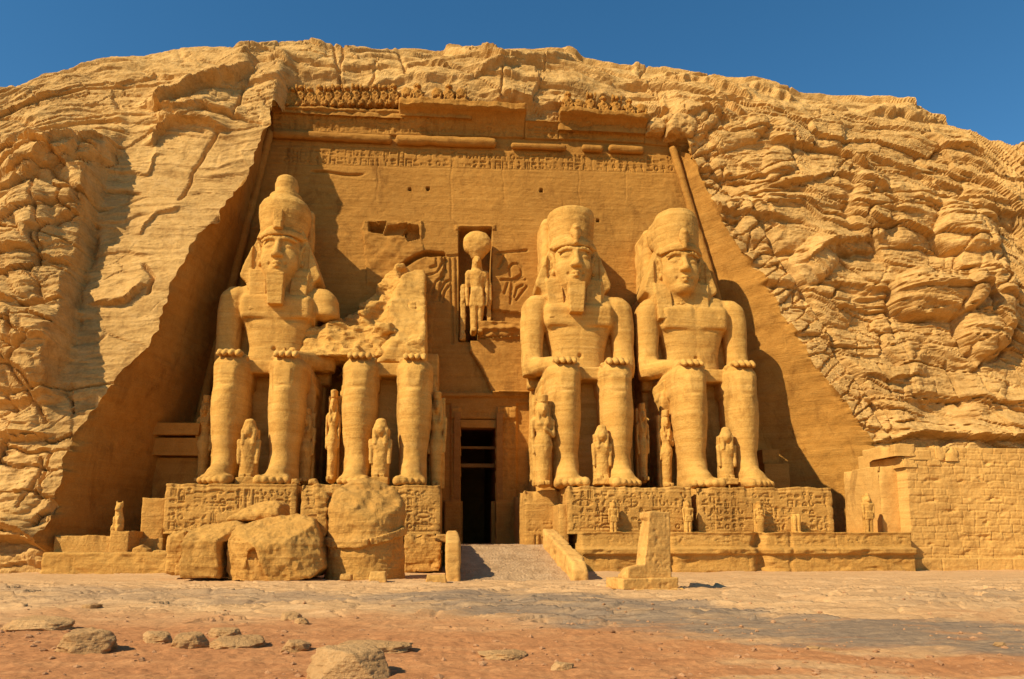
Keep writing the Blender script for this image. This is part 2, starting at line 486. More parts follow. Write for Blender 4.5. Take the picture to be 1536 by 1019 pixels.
# amplitude of the natural roughness
LB = [(182,205),(168,245),(158,290),(141,360),(121,430),(113,500),(104,548),(78,610),(72,665),(64,720),(40,860)]
lb = interp_poly(qy, LB); dL = lb-qx
mass = sstep(-3, 9, dL)*np.clip((qy-205)/60, 0, 1)*(1-sstep(545, 620, qy))*(qx < 300)
panel = (1-sstep(-14, 4, dL))*sstep(150, 215, qy)*(px < 420)          # the smoothed face beside the recess
panel = panel*(1-.5*sstep(520, 600, qy))
low = sstep(25, 130, qy)
# bulging natural rock on the left
H += mass*(1.9+1.0*fbm(x/7, z/6, .4, 3, 41)*1.0-.9*sstep(90, 170, dL)*0)
erd = qx-interp_poly(qy, [(1012,188),(1085,328),(1150,428),(1248,580),(1318,668),(1326,900)])   # distance right of the recess' edge
strip = sstep(-30, 0, erd)*(1-sstep(46, 58, erd))*sstep(205, 225, qy)*(1-sstep(650, 665, qy))
rough = 1-.72*panel-.25*strip
rightm = sstep(1000, 1150, px)
# warped layers that dip a little; each has a lip at its foot that comes and goes
dip = np.where(x < 5, .55, .9)*(Zt.max()-np.interp(x, Xc, Zt))
wz = z+.9*fbm(x/16, y/16, z/10, 3, 51)+.22*fbm(x/3.5, y/3.5, z/2.5, 3, 52)+dip
wxx = x+1.4*fbm(x/5, z/5, .2, 3, 55)
low_n = fbm(x/12, y/12, z/7, 4, 61)
H += rough*.95*low_n
def lips(per, A, seed, k=1.0, off=0.0):
    u = wz/per+off+.35*perlin(x/(per*4), .3, z/(per*4), seed); n_ = np.floor(u); f = u-n_
    pres = np.clip(.30+1.5*fbm(x/(per*3.2), n_*7.3, .5, 3, seed+1), 0, 1)*(.5+.5*np.sin(n_*5.1+seed))**.5
    sh = (1-f)**1.3*sstep(0, max(.06, .20/per), f)
    return A*pres*(sh-.35)-.22*min(A, .6)*pres*np.exp(-(np.minimum(f, 1-f)/max(.03, .07/per))**2)
leftm = 1-sstep(-16, -6, x)
H += (.02+.98*rough)*(1-.45*leftm)*(lips(4.4, 1.5, 141)+lips(1.7, .62, 151)+lips(.62, .15, 161))
c1, r1 = cells(wxx/8.5, wz/3.6, 1)
cm1 = np.clip(fbm(x/9, z/7, .7, 2, 65)*2+.35, 0, 1)
H += rough*((r1-.5)*.7*sstep(.01, .06, c1)-.55*cm1*np.exp(-(c1/.026)**2))
c2, r2 = cells(wxx/2.9, wz/1.25, 2)
pat = np.clip(.25+1.2*fbm(x/7, z/7, .9, 2, 71), 0, 1)
H += rough*pat*((r2-.5)*.22*sstep(.01, .08, c2)-.2*np.exp(-(c2/.035)**2))
bed = perlin(wxx*.05, .5, wz*1.6, 81)+.6*perlin(wxx*.12, .5, wz*4.1, 82)
H += (rough*.17+.03)*np.clip(bed, -.8, .45)
H += rough*.15*ridged(x/3.2, y/3.2, wz/.9, 4, 85)
H += (.25+.75*rough)*.06*fbm(x/.9, y/.9, wz/.25, 3, 91)
H += (.2+.8*rough)*.035*fbm(x/.3, y/.3, z/.2, 2, 95)
# strip of broken stone along the right edge
c3, r3 = cells((x*.78+z*.55)/3.0, (x*.55-z*.78)/.9+.3*fbm(x/2, z/2, .1, 2, 98), 9)
H += strip*((r3-.5)*.5-.35*np.exp(-(c3/.07)**2)-.15)
crack([(1062,232),(1105,285),(1150,345),(1188,408),(1235,470),(1262,525),(1300,590),(1335,652)], 4.0, .55)
# ledges and cracks
for pts, h, w in [
    ([(238,172),(262,158),(300,142),(340,128),(372,112)], 1.3, 26), ([(222,164),(262,178),(310,172),(352,180)], .6, 22),
    ([(232,218),(240,200),(254,187),(290,190),(332,196)], .9, 18), ([(160,262),(225,262),(236,232)], .25, 14),
    ([(154,338),(180,334),(213,324)], .18, 18), ([(150,384),(190,379),(216,384)], .22, 18), ([(150,455),(190,452),(215,430)], .6, 20), ([(212,352),(240,322),(272,314)], .25, 14),
    ([(395,66),(440,62),(500,70)], .7, 10), ([(492,70),(522,78),(600,74)], .6, 12), ([(588,72),(640,70),(712,84)], 1.0, 9), ([(712,88),(750,100),(775,102)], .9, 8),
    ([(735,112),(800,102),(860,90)], .8, 12), ([(868,86),(930,96),(1000,110)], .8, 9), ([(560,118),(620,112),(690,118),(735,110)], .5, 12), ([(380,100),(430,104),(505,112)], .5, 14),
    ([(745,140),(830,146),(920,138),(1000,160)], .55, 13), ([(820,170),(900,178),(990,160)], .5, 12), ([(990,120),(1060,132),(1120,150)], .9, 10), ([(1120,132),(1150,140),(1182,152)], 1.1, 9),
    ([(1045,165),(1080,162),(1100,182)], .9, 10), ([(1165,215),(1200,222),(1250,226),(1300,252)], .9, 16), ([(1310,178),(1350,178),(1412,184)], 1.0, 9), ([(1010,190),(1050,178),(1090,190)], .8, 12),
    ([(1335,660),(1400,654),(1470,664),(1560,660)], 1.3, 26), ([(1210,395),(1245,372),(1300,360)], .7, 14), ([(1150,285),(1200,282),(1245,268),(1300,300)], .7, 14),
    ([(1300,230),(1380,262),(1460,300)], .6, 12), ([(1390,270),(1440,300),(1500,312)], .5, 12), ([(1420,318),(1470,320),(1536,330)], .7, 14), ([(1440,240),(1490,262),(1536,280)], .5, 10),
    ([(1290,560),(1330,575),(1380,560)], .6, 14), ([(0,330),(45,322),(80,300),(160,232)], .8, 24), ([(0,408),(60,405),(120,412)], .7, 18), ([(0,470),(50,480),(110,470)], .6, 18),
    ([(0,522),(50,548),(105,545)], .5, 14), ([(0,606),(40,610),(80,600)], .5, 14), ([(0,655),(45,662),(75,660)], .7, 16), ([(0,790),(30,795),(52,808)], .9, 20)]:
    ledge(pts, h, w)
for c_ in [[(362,125),(352,180),(300,172)], [(505,112),(522,60)], [(500,78),(505,110),(512,118)], [(395,190),(352,182)], [(600,80),(607,108)], [(752,112),(750,165)], [(1188,210),(1192,262)], [(1305,245),(1290,300)],
           [(1440,330),(1470,400)], [(1480,380),(1520,440)], [(48,505),(52,545)], [(76,300),(82,405)], [(20,380),(20,440)], [(30,560),(75,640)], [(60,690),(30,760)], [(1420,540),(1445,610)], [(1330,430),(1345,500)],
           [(215,400),(230,420),(222,440)], [(268,300),(300,240),(330,200)], [(155,290),(210,290)], [(300,395),(330,330)]]:
    crack(c_)
for b_ in [(1232,262,92,38,12,1.2), (1150,252,40,26,-20,1.0), (1215,335,108,44,6,1.3), (1330,318,70,50,25,1.2), (1222,392,36,30,-30,1.5), (1300,392,90,42,8,1.0), (1400,380,95,46,14,1.1),
           (1398,446,64,34,4,2.3), (1470,472,38,64,-8,1.8), (1440,352,48,38,10,1.9), (1500,300,60,34,14,1.0), (1505,400,50,60,10,.8), (1250,455,40,26,20,.7), (1440,560,70,60,20,.8), (1385,585,22,22,0,.7),
           (1105,205,46,18,-14,1.0), (1170,196,56,20,10,.9), (1025,180,30,16,-10,.8), (1000,176,22,14,0,.7), (1052,190,24,14,-40,.9), (292,152,62,24,-28,.6), (420,80,70,22,4,.6), (330,82,60,26,4,.5),
           (90,262,72,34,-18,1.0), (40,360,60,46,-8,.9), (92,350,48,44,-12,1.0), (30,440,50,36,0,.8), (80,440,42,34,-4,1.0), (22,520,40,30,0,.7), (72,520,34,34,-6,.9), (30,570,42,30,6,.8), (64,585,34,26,0,.7), (26,630,36,30,0,.7), (20,720,40,50,8,.8)]:
    cx_, cy_ = b_[:2]; k_ = .45 if cx_ < 200 else (1.0 if (cx_, cy_) in ((1398, 446), (1470, 472), (1440, 352)) else .62)
    boulder(*b_[:5], b_[5]*k_, 2.8)
# the left mass is split into courses of blocks by upright and level joints
c4, r4 = cells((x+.5*fbm(x/2, z/2, .4, 2, 171))/3.3, (z+.5*fbm(x/2.5, z/2, .9, 2, 172))/2.1, 17, .6)
lm = np.maximum(mass, (qx < 110)*sstep(560, 620, qy)*(1-sstep(785, 800, qy)))
H += lm*((r4-.5)*.8*sstep(.01, .05, c4)-.55*np.exp(-(c4/.04)**2))
# on the right, long level splits open between the beds
c5, r5 = cells((x+1.2*fbm(x/4, z/4, .4, 2, 173))/11.0, (wz+.25*fbm(x/3, z/2, .9, 2, 174))/2.3, 19, .8)
crest = np.repeat(np.concatenate([np.zeros(nlow), sstep(.3, .85, phi)]), NC)
H += (1-crest)*rightm*(1-strip)*rough*((r5-.5)*.7*sstep(.005, .04, c5)-.6*np.exp(-(c5/.022)**2))
und = inside(qx, qy, [(-90,800),(28,802),(58,816),(110,812),(110,900),(-90,900)]); H -= 1.5*und
# smooth hollow low on the right
hol = np.exp(-(((px-1412)/42)**2+((py-590)/62)**2)**1.5); H -= 1.0*hol
# above the recess the rock stands back, flush with the carved wall
ci = np.tile(np.arange(NC), NR); mid = (ci > cL) & (ci < cR)
xa_ = np.repeat(np.concatenate([xeL, np.full(nup, xeL[-1])]), NC); xb_ = np.repeat(np.concatenate([xeR, np.full(nup, xeR[-1])]), NC)
wd_ = 1.3+.05*(z-ZL)+.7*fbm(z/1.5, x*.1, .3, 2, 133); mid = mid*sstep(0, 1, (x-xa_)/wd_)*sstep(0, 1, (xb_-x)/wd_)
mid = np.where(z < ZL+.3, (ci > cL) & (ci < cR), mid)
H -= mid*((facY(ZL)+.4-cliffY(ZL, x))*(1-sstep(ZL+1.5, ZL+8, z)))*.95
near_top = np.repeat(np.concatenate([np.zeros(nlow), sstep(.45, 1.1, phi)]), NC)
H = H*(1-.62*near_top)-.35*near_top
V = Vb+Nb*H[:, None]
q = Qall.reshape(NR-1, NC-1, 4); keep = np.ones((NR-1, NC-1), bool); keep[:nlow-1, cL:cR] = False
zc = .25*(VG0 := V.reshape(NR, NC, 3))[:-1, :-1, 2]*4; keep[:, cL:cR] &= zc[:, cL:cR] > 36.9
Qk = q[keep]
used = np.zeros(len(V), bool); used[Qk.ravel()] = True; rem = np.cumsum(used)-1
mesh_from('cliff', V[used], rem[Qk], M_cliff, kind="structure", smooth=False)
VG = V.reshape(NR, NC, 3)

# ------------------------------------------------------------------ recess sides
def reveal(edge, inner, seed, flip, mat):
    n = 120; t = np.linspace(0, 1, n)[None, :, None]
    A = edge[:, None, :]; B = inner[:, None, :]
    k_ = 45; As = np.stack([np.convolve(np.pad(edge[:, c_], k_, 'edge'), np.ones(2*k_+1)/(2*k_+1), 'valid') for c_ in range(3)], 1)[:, None, :]
    v = As+(B-As)*t+(A-As)*np.exp(-t/.045)*(1-t)
    Qr = grid_quads(len(edge), n); 
    if flip: Qr = Qr[:, ::-1]
    v = v.reshape(-1, 3); N = vnormals(v, Qr)
    x, y, z = v.T; tt = np.broadcast_to(t[..., 0], (len(edge), n)).ravel()
    f = sstep(0, .06, tt)*(1-sstep(.95, 1, tt))
    w = z+.55*y+.5*fbm(x/6, y/6, z/6, 2, seed)
    d = .16*fbm(x/4, y/4, z/3, 3, seed+1)+.014*perlin(x*.2, y*.2, w*2.2, seed+2)+.022*fbm(x/.6, y/.6, w/.25, 3, seed+3)
    c, r = cells((y+.3*z)/3.2, (z-.2*y)/1.9, seed)
    d += (-.04*np.exp(-(c/.02)**2)+(r-.5)*.02)*np.clip(fbm(y/5, z/5, .5, 2, seed+8)*2, 0, 1)
    d -= .25*np.exp(-tt/.05)*np.clip(fbm(z/.9, y/.9, .3, 2, seed+7), 0, 1)
    return v+N*(d*f)[:, None], Qr
zi = zlow
innL = np.stack([xat(iL, zi), facY(zi), zi], 1); innR = np.stack([xat(iR, zi), facY(zi), zi], 1)
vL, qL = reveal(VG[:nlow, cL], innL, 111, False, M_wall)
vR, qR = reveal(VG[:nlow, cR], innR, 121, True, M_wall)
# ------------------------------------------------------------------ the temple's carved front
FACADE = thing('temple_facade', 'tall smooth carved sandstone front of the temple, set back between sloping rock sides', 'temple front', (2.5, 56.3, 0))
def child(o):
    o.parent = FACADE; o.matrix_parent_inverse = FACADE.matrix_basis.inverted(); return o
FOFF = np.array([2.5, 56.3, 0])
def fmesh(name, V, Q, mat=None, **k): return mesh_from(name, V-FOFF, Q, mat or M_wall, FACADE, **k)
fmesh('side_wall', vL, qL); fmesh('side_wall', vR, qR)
# glyph strokes: little polylines in a unit box (x right, y up)
def arc(cx, cy, rx, ry, a0, a1, n=9):
    return [(cx+rx*math.cos(math.radians(a0+(a1-a0)*i/(n-1))), cy+ry*math.sin(math.radians(a0+(a1-a0)*i/(n-1)))) for i in range(n)]
GLY = [
 [[(.2,.1),(.25,.5),(.45,.75),(.6,.95),(.75,.85)], [(.25,.5),(.1,.3),(.2,.1)], [(.45,.75),(.5,.4),(.35,.2)], [(.4,.2),(.4,0)], [(.3,0),(.55,0)]],   # bird
 [[(.5,0),(.5,.75),(.35,.95),(.3,.6),(.5,.35)]],                                                       # reed
 [[(0,.5),(.12,.65),(.25,.5),(.37,.65),(.5,.5),(.62,.65),(.75,.5),(.87,.65),(1,.5)]],                  # water
 [arc(.5,.5,.35,.35,0,360,13)],                                                                         # disc
 [arc(.5,.75,.18,.22,-90,270,11), [(.5,.53),(.5,0)], [(.2,.45),(.8,.45)]],                              # looped cross
 [[(.1,0),(.1,1),(.9,1),(.9,0)], [(.1,.5),(.9,.5)]],                                                    # gate
 [arc(.5,.45,.45,.22,0,360,13), arc(.5,.45,.12,.15,0,360,8)],                                           # eye
 [[(.5,0),(.5,1)], [(.2,.8),(.5,1),(.8,.8)], [(.2,.55),(.8,.55)]],                                      # pillar
 [[(.1,.2),(.9,.2),(.9,.4),(.1,.4),(.1,.2)]],                                                           # slab
 [[(.15,.05),(.3,.5),(.3,.8),(.45,.95),(.6,.8),(.5,.6),(.8,.3),(.85,0)], [(.5,.6),(.3,.5)], [(.3,.05),(.55,.3),(.6,0)]],   # seated man
 [arc(.5,.2,.4,.5,0,180,9), [(.1,.2),(.9,.2)]],                                                         # loaf
 [[(.1,.9),(.25,.2),(.5,.05),(.75,.2),(.9,.45),(.7,.5)], [(.1,.9),(0,.75)]],                            # snake
 [[(.5,0),(.5,.6)], arc(.5,.78,.3,.2,0,360,11)],
 [[(.2,0),(.2,1)], [(.5,0),(.5,1)], [(.8,0),(.8,1)]],
]
def glyphs(U, V, u0, u1, v0, v1, cell, seed, w=.05, fill=1.0, cols=False):
    """carved signs (1 in a stroke) over the field U x V; cell is a sign's size"""
    r = np.random.default_rng(seed); out = np.zeros(U.shape)
    nu = max(1, int((u1-u0)/cell)); nv = max(1, int(round((v1-v0)/cell))); cu = (u1-u0)/nu; cv = (v1-v0)/nv
    for i in range(nu):
        for j in range(nv):
            if r.random() > fill: continue
            g = GLY[r.integers(len(GLY))]; sx = .75+.15*r.random(); sy = .72+.16*r.random()
            half = r.random() < .3
            for gi in ([g, GLY[r.integers(len(GLY))]] if half else [g]):
                hh = .46 if half else 1.0; y0 = v0+j*cv+(cv*.52 if half and gi is g else cv*.03)
                m = (U > u0+i*cu-.1*cu) & (U < u0+(i+1)*cu+.1*cu) & (V > y0-.05*cv) & (V < y0+cv*hh+.05*cv)
                if not m.any(): continue
                um, vm = U[m], V[m]; d = np.full(um.shape, 9.)
                for s_ in gi:
                    for (a0, b0), (a1, b1) in zip(s_[:-1], s_[1:]):
                        d = np.minimum(d, seg_dist(um, vm, u0+(i+.1+a0*sx)*cu, y0+b0*sy*hh*cv, u0+(i+.1+a1*sx)*cu, y0+b1*sy*hh*cv))
                out[m] = np.maximum(out[m], 1-sstep(w*.6, w*1.5, d))
    return out

def strokes(U, V, polys, w):
    out = np.zeros(U.shape)
    for p in polys:
        out = np.maximum(out, 1-sstep(w*.6, w*1.6, poly_dist(U, V, p)))
    return out

hz = .07
zf = np.arange(-.4, 37.5, hz); nf = 640
xl, xr = xat(iL, zf)-.6, xat(iR, zf)+.6
X = xl[:, None]+(xr-xl)[:, None]*np.linspace(0, 1, nf)[None]
Z = np.repeat(zf[:, None], nf, 1); Y = facY(Z)
px, py = proj(X, Y, Z)
D = np.zeros(X.shape)                      # towards the viewer
def rect(x0, y0, x1, y1, s=1.2): return sstep(x0-s, x0+s, px)*(1-sstep(x1-s, x1+s, px))*sstep(y0-s, y0+s, py)*(1-sstep(y1-s, y1+s, py))
D += .05*fbm(X/5, Z/3, .3, 3, 201)+.016*perlin(X*.12, .4, Z*2.2+.2*perlin(X*.2, Z*.2, .5, 5), 202)*(py > 245)+.02*fbm(X/.5, Z/.22, .2, 3, 203)+.05*np.clip(fbm(X/2.2, Z/1.4, .8, 4, 208)-.25, 0, 1)
# band of writing under the moulding, and a second fainter one on the right
zt = np.interp(X, [-16, 20], [P(405, 218, 58.2)[2], P(1005, 232, 58.2)[2]])
g = glyphs(X, Z-zt, -13.9, 19.2, -1.62, -.12, .62, 5, .045)
fade = np.clip(.75+.8*fbm(X/3, Z/2, .2, 2, 204), .15, 1)
D -= .13*g*fade
D -= .06*np.exp(-((Z-zt+1.72)/.05)**2)+.05*np.exp(-((Z-zt)/.05)**2)
# joints, crack and peg holes
for xj, ya, yb in [(677,215,330),(567,232,270),(868,250,330),(465,205,232),(755,252,300),(940,250,300),(566,262,300),(845,300,322)]:
    D -= .035*np.exp(-((px-xj-3.5*perlin(py/20, .5, .5, xj))/1.1)**2)*(py > ya)*(py < yb)
D -= .3*np.exp(-((py-260-2.5*np.sin(px/16))/1.6)**2)*sstep(462, 475, px)*(1-sstep(535, 552, px))
for hx, hy in [(615, 284), (642, 283), (812, 286), (897, 331)]: D -= .8*((np.abs(px-hx) < 2.3) & (np.abs(py-hy) < 2.6))
# niche over the door
nich = rect(689, 342, 737, 480)+rect(689, 480, 716, 512); nich = np.minimum(nich, 1)
D -= 2.3*nich
D += .12*(rect(683, 338, 743, 345)-rect(689, 342, 737, 480)*0)*(1-nich)
# framed reliefs beside the niche
rl = strokes(px, py, [[(655,388),(655,400),(646,402)],[(640,414),(656,410),(664,396),(664,388)],[(668,388),(668,404)],[(676,386),(679,515)],[(684,386),(686,500)],[(648,440),(654,424),(664,416)],[(659,450),(660,438),(668,424),(676,420)],[(664,452),(668,436),(673,430)],[(640,385),(688,383)]], 1.6)
rr = strokes(px, py, [[(746,380),(790,376)],[(748,402),(754,392),(757,380)],[(766,414),(764,402),(769,396),(776,396),(782,402),(783,412),(776,416)],[(752,420),(768,420),(784,416)],[(768,422),(766,455)],[(768,440),(770,424),(778,420),(788,420)],[(772,445),(776,432),(784,428)],[(757,440),(762,424)],[(790,430),(775,450)]], 1.7)
D -= .16*np.maximum(rl, rr)
# rough ledges under the niche
lg = rect(705, 484, 790, 498, 3)*.9+rect(716, 497, 790, 509, 3)*.6
D += lg*(.8+.5*fbm(X/1.2, Z/.8, .5, 2, 207))
pan = inside(px, py, [(706,512),(800,505),(800,592),(738,592),(722,555),(704,528)])
D += .45*pan
D -= .35*inside(px, py, [(722,462),(790,470),(790,488),(738,484)])
# scar of the fallen colossus: hacked away wall
scar = inside(px+4*perlin(px/14, py/14, .5, 211), py+4*perlin(px/14, py/14, .8, 212), [(546,332),(632,334),(634,380),(668,384),(650,470),(644,560),(480,560),(520,470),(550,440)])
rough_s = fbm(X/1.6, Z/1.2, .5, 4, 213)
D += scar*(.24*fbm(X/2.4, Z/1.8, .5, 3, 213)+.06*rough_s+.12)
for qd, d in [([(553,334),(580,334),(574,352),(553,350)], -1.5), ([(582,340),(612,336),(606,356),(590,354),(576,354)], -.7), ([(604,348),(614,338),(628,340),(630,358),(612,364)], -1.1)]:
    D += d*inside(px, py, qd)
D -= .9*(1-sstep(2, 5, poly_dist(px, py, [(604,400),(622,388),(640,380),(664,382)])))
# cornice line over the door, door frame steps
D += .55*rect(640, 590, 800, 597)*(1-.8*(px > 752)*(px < 790)*0)+.22*rect(640, 597, 800, 606)
D += .2*rect(676, 612, 690, 752)*1.0+.2*rect(745, 612, 775, 752)+.2*rect(676, 606, 775, 629)
D += .55*rect(666, 752, 695, 830)+.5*rect(742, 752, 776, 830)
D -= .05*glyphs(px, -py, 676, 690, -750, -632, 13, 11, 1.0)+.05*glyphs(px, -py, 747, 774, -750, -632, 13, 12, 1.0)+.05*glyphs(px, -py, 690, 775, -627, -608, 14, 13, 1.0)
door = (px > 690.5) & (px < 744) & (py > 628.5) & (Z > 1.55)
Yd = Y-D
dc = door[:-1, :-1] & door[1:, 1:] & door[1:, :-1] & door[:-1, 1:]
Vf = np.stack([X, Yd, Z], -1).reshape(-1, 3)
fmesh('front_wall', Vf, grid_quads(len(zf), nf, ~dc))

def boxes(name, lst, mat, parent=None, off=(0, 0, 0), kind=None, bev=.03, seed=0, amp=.015):
    """list of (x0,x1,y0,y1,z0,z1) as one softly worn mesh"""
    V, Q = [], []; n = 0; r = np.random.default_rng(seed)
    for x0, x1, y0, y1, z0, z1 in lst:
        v = np.array([(x0,y0,z0),(x1,y0,z0),(x1,y1,z0),(x0,y1,z0),(x0,y0,z1),(x1,y0,z1),(x1,y1,z1),(x0,y1,z1)])+r.normal(size=(8, 3))*amp-np.array(off)
        V.append(v); Q.append(np.array([(3,2,1,0),(4,5,6,7),(0,1,5,4),(1,2,6,5),(2,3,7,6),(3,0,4,7)])+n); n += 8
    o = mesh_from(name, np.concatenate(V), np.concatenate(Q), mat, parent, False, kind)
    if bev:
        b = o.modifiers.new('bevel', 'BEVEL'); b.width = bev; b.segments = 2
    return o
# doorway passage: walls run deep into the rock, beams across the top
dl, dr, dt = P(690, 750, 56.6)[0], P(744, 750, 56.6)[0], P(718, 629, 56.6)[2]
fl = 1.62
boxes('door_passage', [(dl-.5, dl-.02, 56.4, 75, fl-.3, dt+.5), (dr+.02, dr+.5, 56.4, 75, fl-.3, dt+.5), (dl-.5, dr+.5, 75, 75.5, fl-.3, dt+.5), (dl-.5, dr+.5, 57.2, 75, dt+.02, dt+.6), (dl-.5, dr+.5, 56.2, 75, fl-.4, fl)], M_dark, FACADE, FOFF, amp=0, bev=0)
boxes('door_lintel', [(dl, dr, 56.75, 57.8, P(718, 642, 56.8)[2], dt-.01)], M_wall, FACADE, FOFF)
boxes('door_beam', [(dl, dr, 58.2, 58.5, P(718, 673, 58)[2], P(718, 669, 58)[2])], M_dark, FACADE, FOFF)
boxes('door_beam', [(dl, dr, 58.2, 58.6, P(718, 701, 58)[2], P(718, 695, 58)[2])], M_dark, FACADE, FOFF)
boxes('door_jamb', [(P(737, 760, 57.4)[0], dr, 56.9, 58.5, fl, P(718, 752, 57)[2])], M_wall, FACADE, FOFF)
boxes('door_jamb', [(dl, P(694, 760, 57.4)[0], 56.9, 58.5, fl, P(718, 752, 57)[2])], M_wall, FACADE, FOFF)

# torus moulding: the long roll over the writing, broken into lengths
def roll(name, pa, pb, Ya, Yb, r, seed, mat, n=None, dup=None, taper=.0):
    a, b = P(*pa, Ya), P(*pb, Yb); L = np.linalg.norm(b-a); n = int(L/.12)+2; k = 20
    t = np.linspace(0, 1, n); ax = (b-a)/L
    u = np.cross(ax, (0, 1., 0.)); u /= np.linalg.norm(u); w = np.cross(u, ax)
    th = np.arange(k)/k*2*math.pi
    rr = r*(1+.10*fbm(t[:, None]*L/1.1, np.cos(th)[None]*1.2, np.sin(th)[None]*1.2, 3, seed)-.3*np.clip(fbm(t[:, None]*L/1.7, np.cos(th)[None], .5, 2, seed+3)-.2, 0, 1))
    rr = rr*(1-.9*(np.exp(-t*L/.06)+np.exp(-(1-t)*L/.06)))[:, None]
    V = a+t[:, None, None]*(b-a)+rr[..., None]*(np.cos(th)[None, :, None]*u+np.sin(th)[None, :, None]*w)
    i = np.arange(n*k).reshape(n, k); j = np.roll(i, -1, 1)
    Q = np.stack([i[:-1], j[:-1], j[1:], i[1:]], -1).reshape(-1, 4)
    o = mesh_from(name, V.reshape(-1, 3)-FOFF, Q[:, ::-1], mat, FACADE); return o
YT = 57.95
for i, (pa, pb, r) in enumerate([((408,201),(588,210),.36), ((593,210),(745,215),.42), ((766,219),(850,222),.26), ((872,222),(905,224),.3), ((912,223),(966,226),.33)]):
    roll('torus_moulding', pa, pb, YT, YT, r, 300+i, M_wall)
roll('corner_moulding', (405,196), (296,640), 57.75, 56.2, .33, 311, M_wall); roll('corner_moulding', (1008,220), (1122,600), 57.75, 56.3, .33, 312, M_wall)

# cavetto cornice over the roll, in worn lengths; the profile is cut in numpy and carries signs
def cornice(name, x0, x1, ytop, ybot, proj_, seed, glyph=True, lip=.45, Y0=58.15):
    a, b = P(x0, ybot[0], Y0), P(x1, ybot[1], Y0); at, bt = P(x0, ytop[0], Y0), P(x1, ytop[1], Y0)
    n = int((b[0]-a[0])/.07)+2; m = 34
    u = np.linspace(0, 1, n)[None, :]; v = np.linspace(0, 1, m)[:, None]
    Xc_ = a[0]+(b[0]-a[0])*u+0*v; zb = a[2]+(b[2]-a[2])*u; zt_ = at[2]+(bt[2]-at[2])*u
    hgt = (zt_-zb); lipf = lip/hgt.mean()
    Zc = zb+hgt*v
    out = np.where(v < 1-lipf, proj_*(v/(1-lipf))**2.2, proj_+.12+.3*(proj_ > 1))
    rag = .28*fbm(Xc_/1.6, v*1.5, .5, 3, seed)
    out = out*(1+.0*rag)+.05*fbm(Xc_/.5, Zc/.4, .5, 3, seed+1)+(v > 1-lipf)*rag*.7-(np.exp(-u/.004)+np.exp(-(1-u)/.004))*proj_*.7
    if glyph:
        out -= .09*glyphs(Xc_, Zc-zb, a[0]+.2, b[0]-.2, .12, hgt.mean()*(1-lipf)-.1, .62, seed, .05)*np.clip(.8+fbm(Xc_/2, Zc/2, .3, 2, seed+5), .1, 1)
    Yc_ = Y0-.1-out
    Zc = Zc+(v > 1-lipf)*.14*fbm(Xc_/.9, .5, .5, 3, seed+2)
    front = np.stack([Xc_, Yc_, Zc], -1)
    back = front[-1:].copy(); back[..., 1] = Y0+1.2
    bot = front[:1].copy(); bot[..., 1] = Y0+1.2
    V = np.concatenate([bot, front, back]); q = grid_quads(m+2, n)
    fmesh(name, V.reshape(-1, 3), q, M_wall)
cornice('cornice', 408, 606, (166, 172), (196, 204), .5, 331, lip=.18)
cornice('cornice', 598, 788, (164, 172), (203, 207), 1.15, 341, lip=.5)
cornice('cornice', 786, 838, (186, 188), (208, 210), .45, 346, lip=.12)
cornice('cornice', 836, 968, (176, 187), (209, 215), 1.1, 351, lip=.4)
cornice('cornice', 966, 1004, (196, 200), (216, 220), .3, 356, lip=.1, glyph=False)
# ------------------------------------------------------------------ the four seated colossi
def lathe(c, prof, sy=1.0, lean=0.0):
    """turned shape round a vertical axis at c=(x,y); prof = [(z, r)], y squeezed by sy, leaning back"""
    p = np.array(prof, float); z0, z1 = p[0, 0], p[-1, 0]; R = p[:, 1].max()
    def fn(X, Y, Z):
        r = np.interp(Z, p[:, 0], p[:, 1]); yy = (Y-c[1]-lean*(Z-z0))*sy
        d = (np.sqrt((X-c[0])**2+yy**2)-r)*.9; e = np.maximum(z0-Z, Z-z1)
        return np.maximum(d, e)
    return np.array([c[0]-R, c[1]-R/sy-abs(lean)*(z1-z0), z0]), np.array([c[0]+R, c[1]+R/sy+abs(lean)*(z1-z0), z1]), fn

def hand(s, sg, x, y, z, worn=0):
    s.add(box((x, y+1.0, z+.08), (.74, .85, .24), .22, (-.04, 0, 0)), .12)
    for i, (o, l) in enumerate([(-.58, .80), (-.20, .98), (.18, .95), (.56, .78)]):
        xo = o*sg
        s.add(cone((x+xo, y+.35, z+.14), (x+xo*1.04, y-.35*l, z+.10), .20, .195), .11)
        s.add(cone((x+xo*1.04, y-.35*l, z+.10), (x+xo*1.05, y-.80*l, z-.10), .195, .16), .10)
    s.add(cone((x-sg*.72, y+1.0, z+.02), (x-sg*.95, y+.25, z-.10), .22, .17), .1)

def foot(s, sg, lx):
    o = lx*sg
    s.add(cone((o, .7, .75), (o+.06*sg, -1.3, .55), .80, .62, (1, 1, 1.05)), .3)
    s.add(cone((o, .25, 1.5), (o, -1.3, .65), .72, .5), .5)
    s.add(ell((o, .9, .62), (.78, .95, .7)), .3)
    s.add(box((o+.05*sg, -1.15, .32), (.88, .85, .32), .25), .25)
    for i in range(5):      # big toe inside
        xo = (-.68+.345*i)*sg; ln = [-2.55, -2.6, -2.45, -2.25, -2.0][i]; r = [.30, .235, .22, .205, .19][i]
        s.add(cone((o+xo*1.0, -1.25, .42), (o+xo*1.12, ln, .24), r*1.05, r), .09)
        s.add(ell((o+xo*1.12, ln-.05, .27), (r*1.06, r*1.2, r*1.1)), .06)

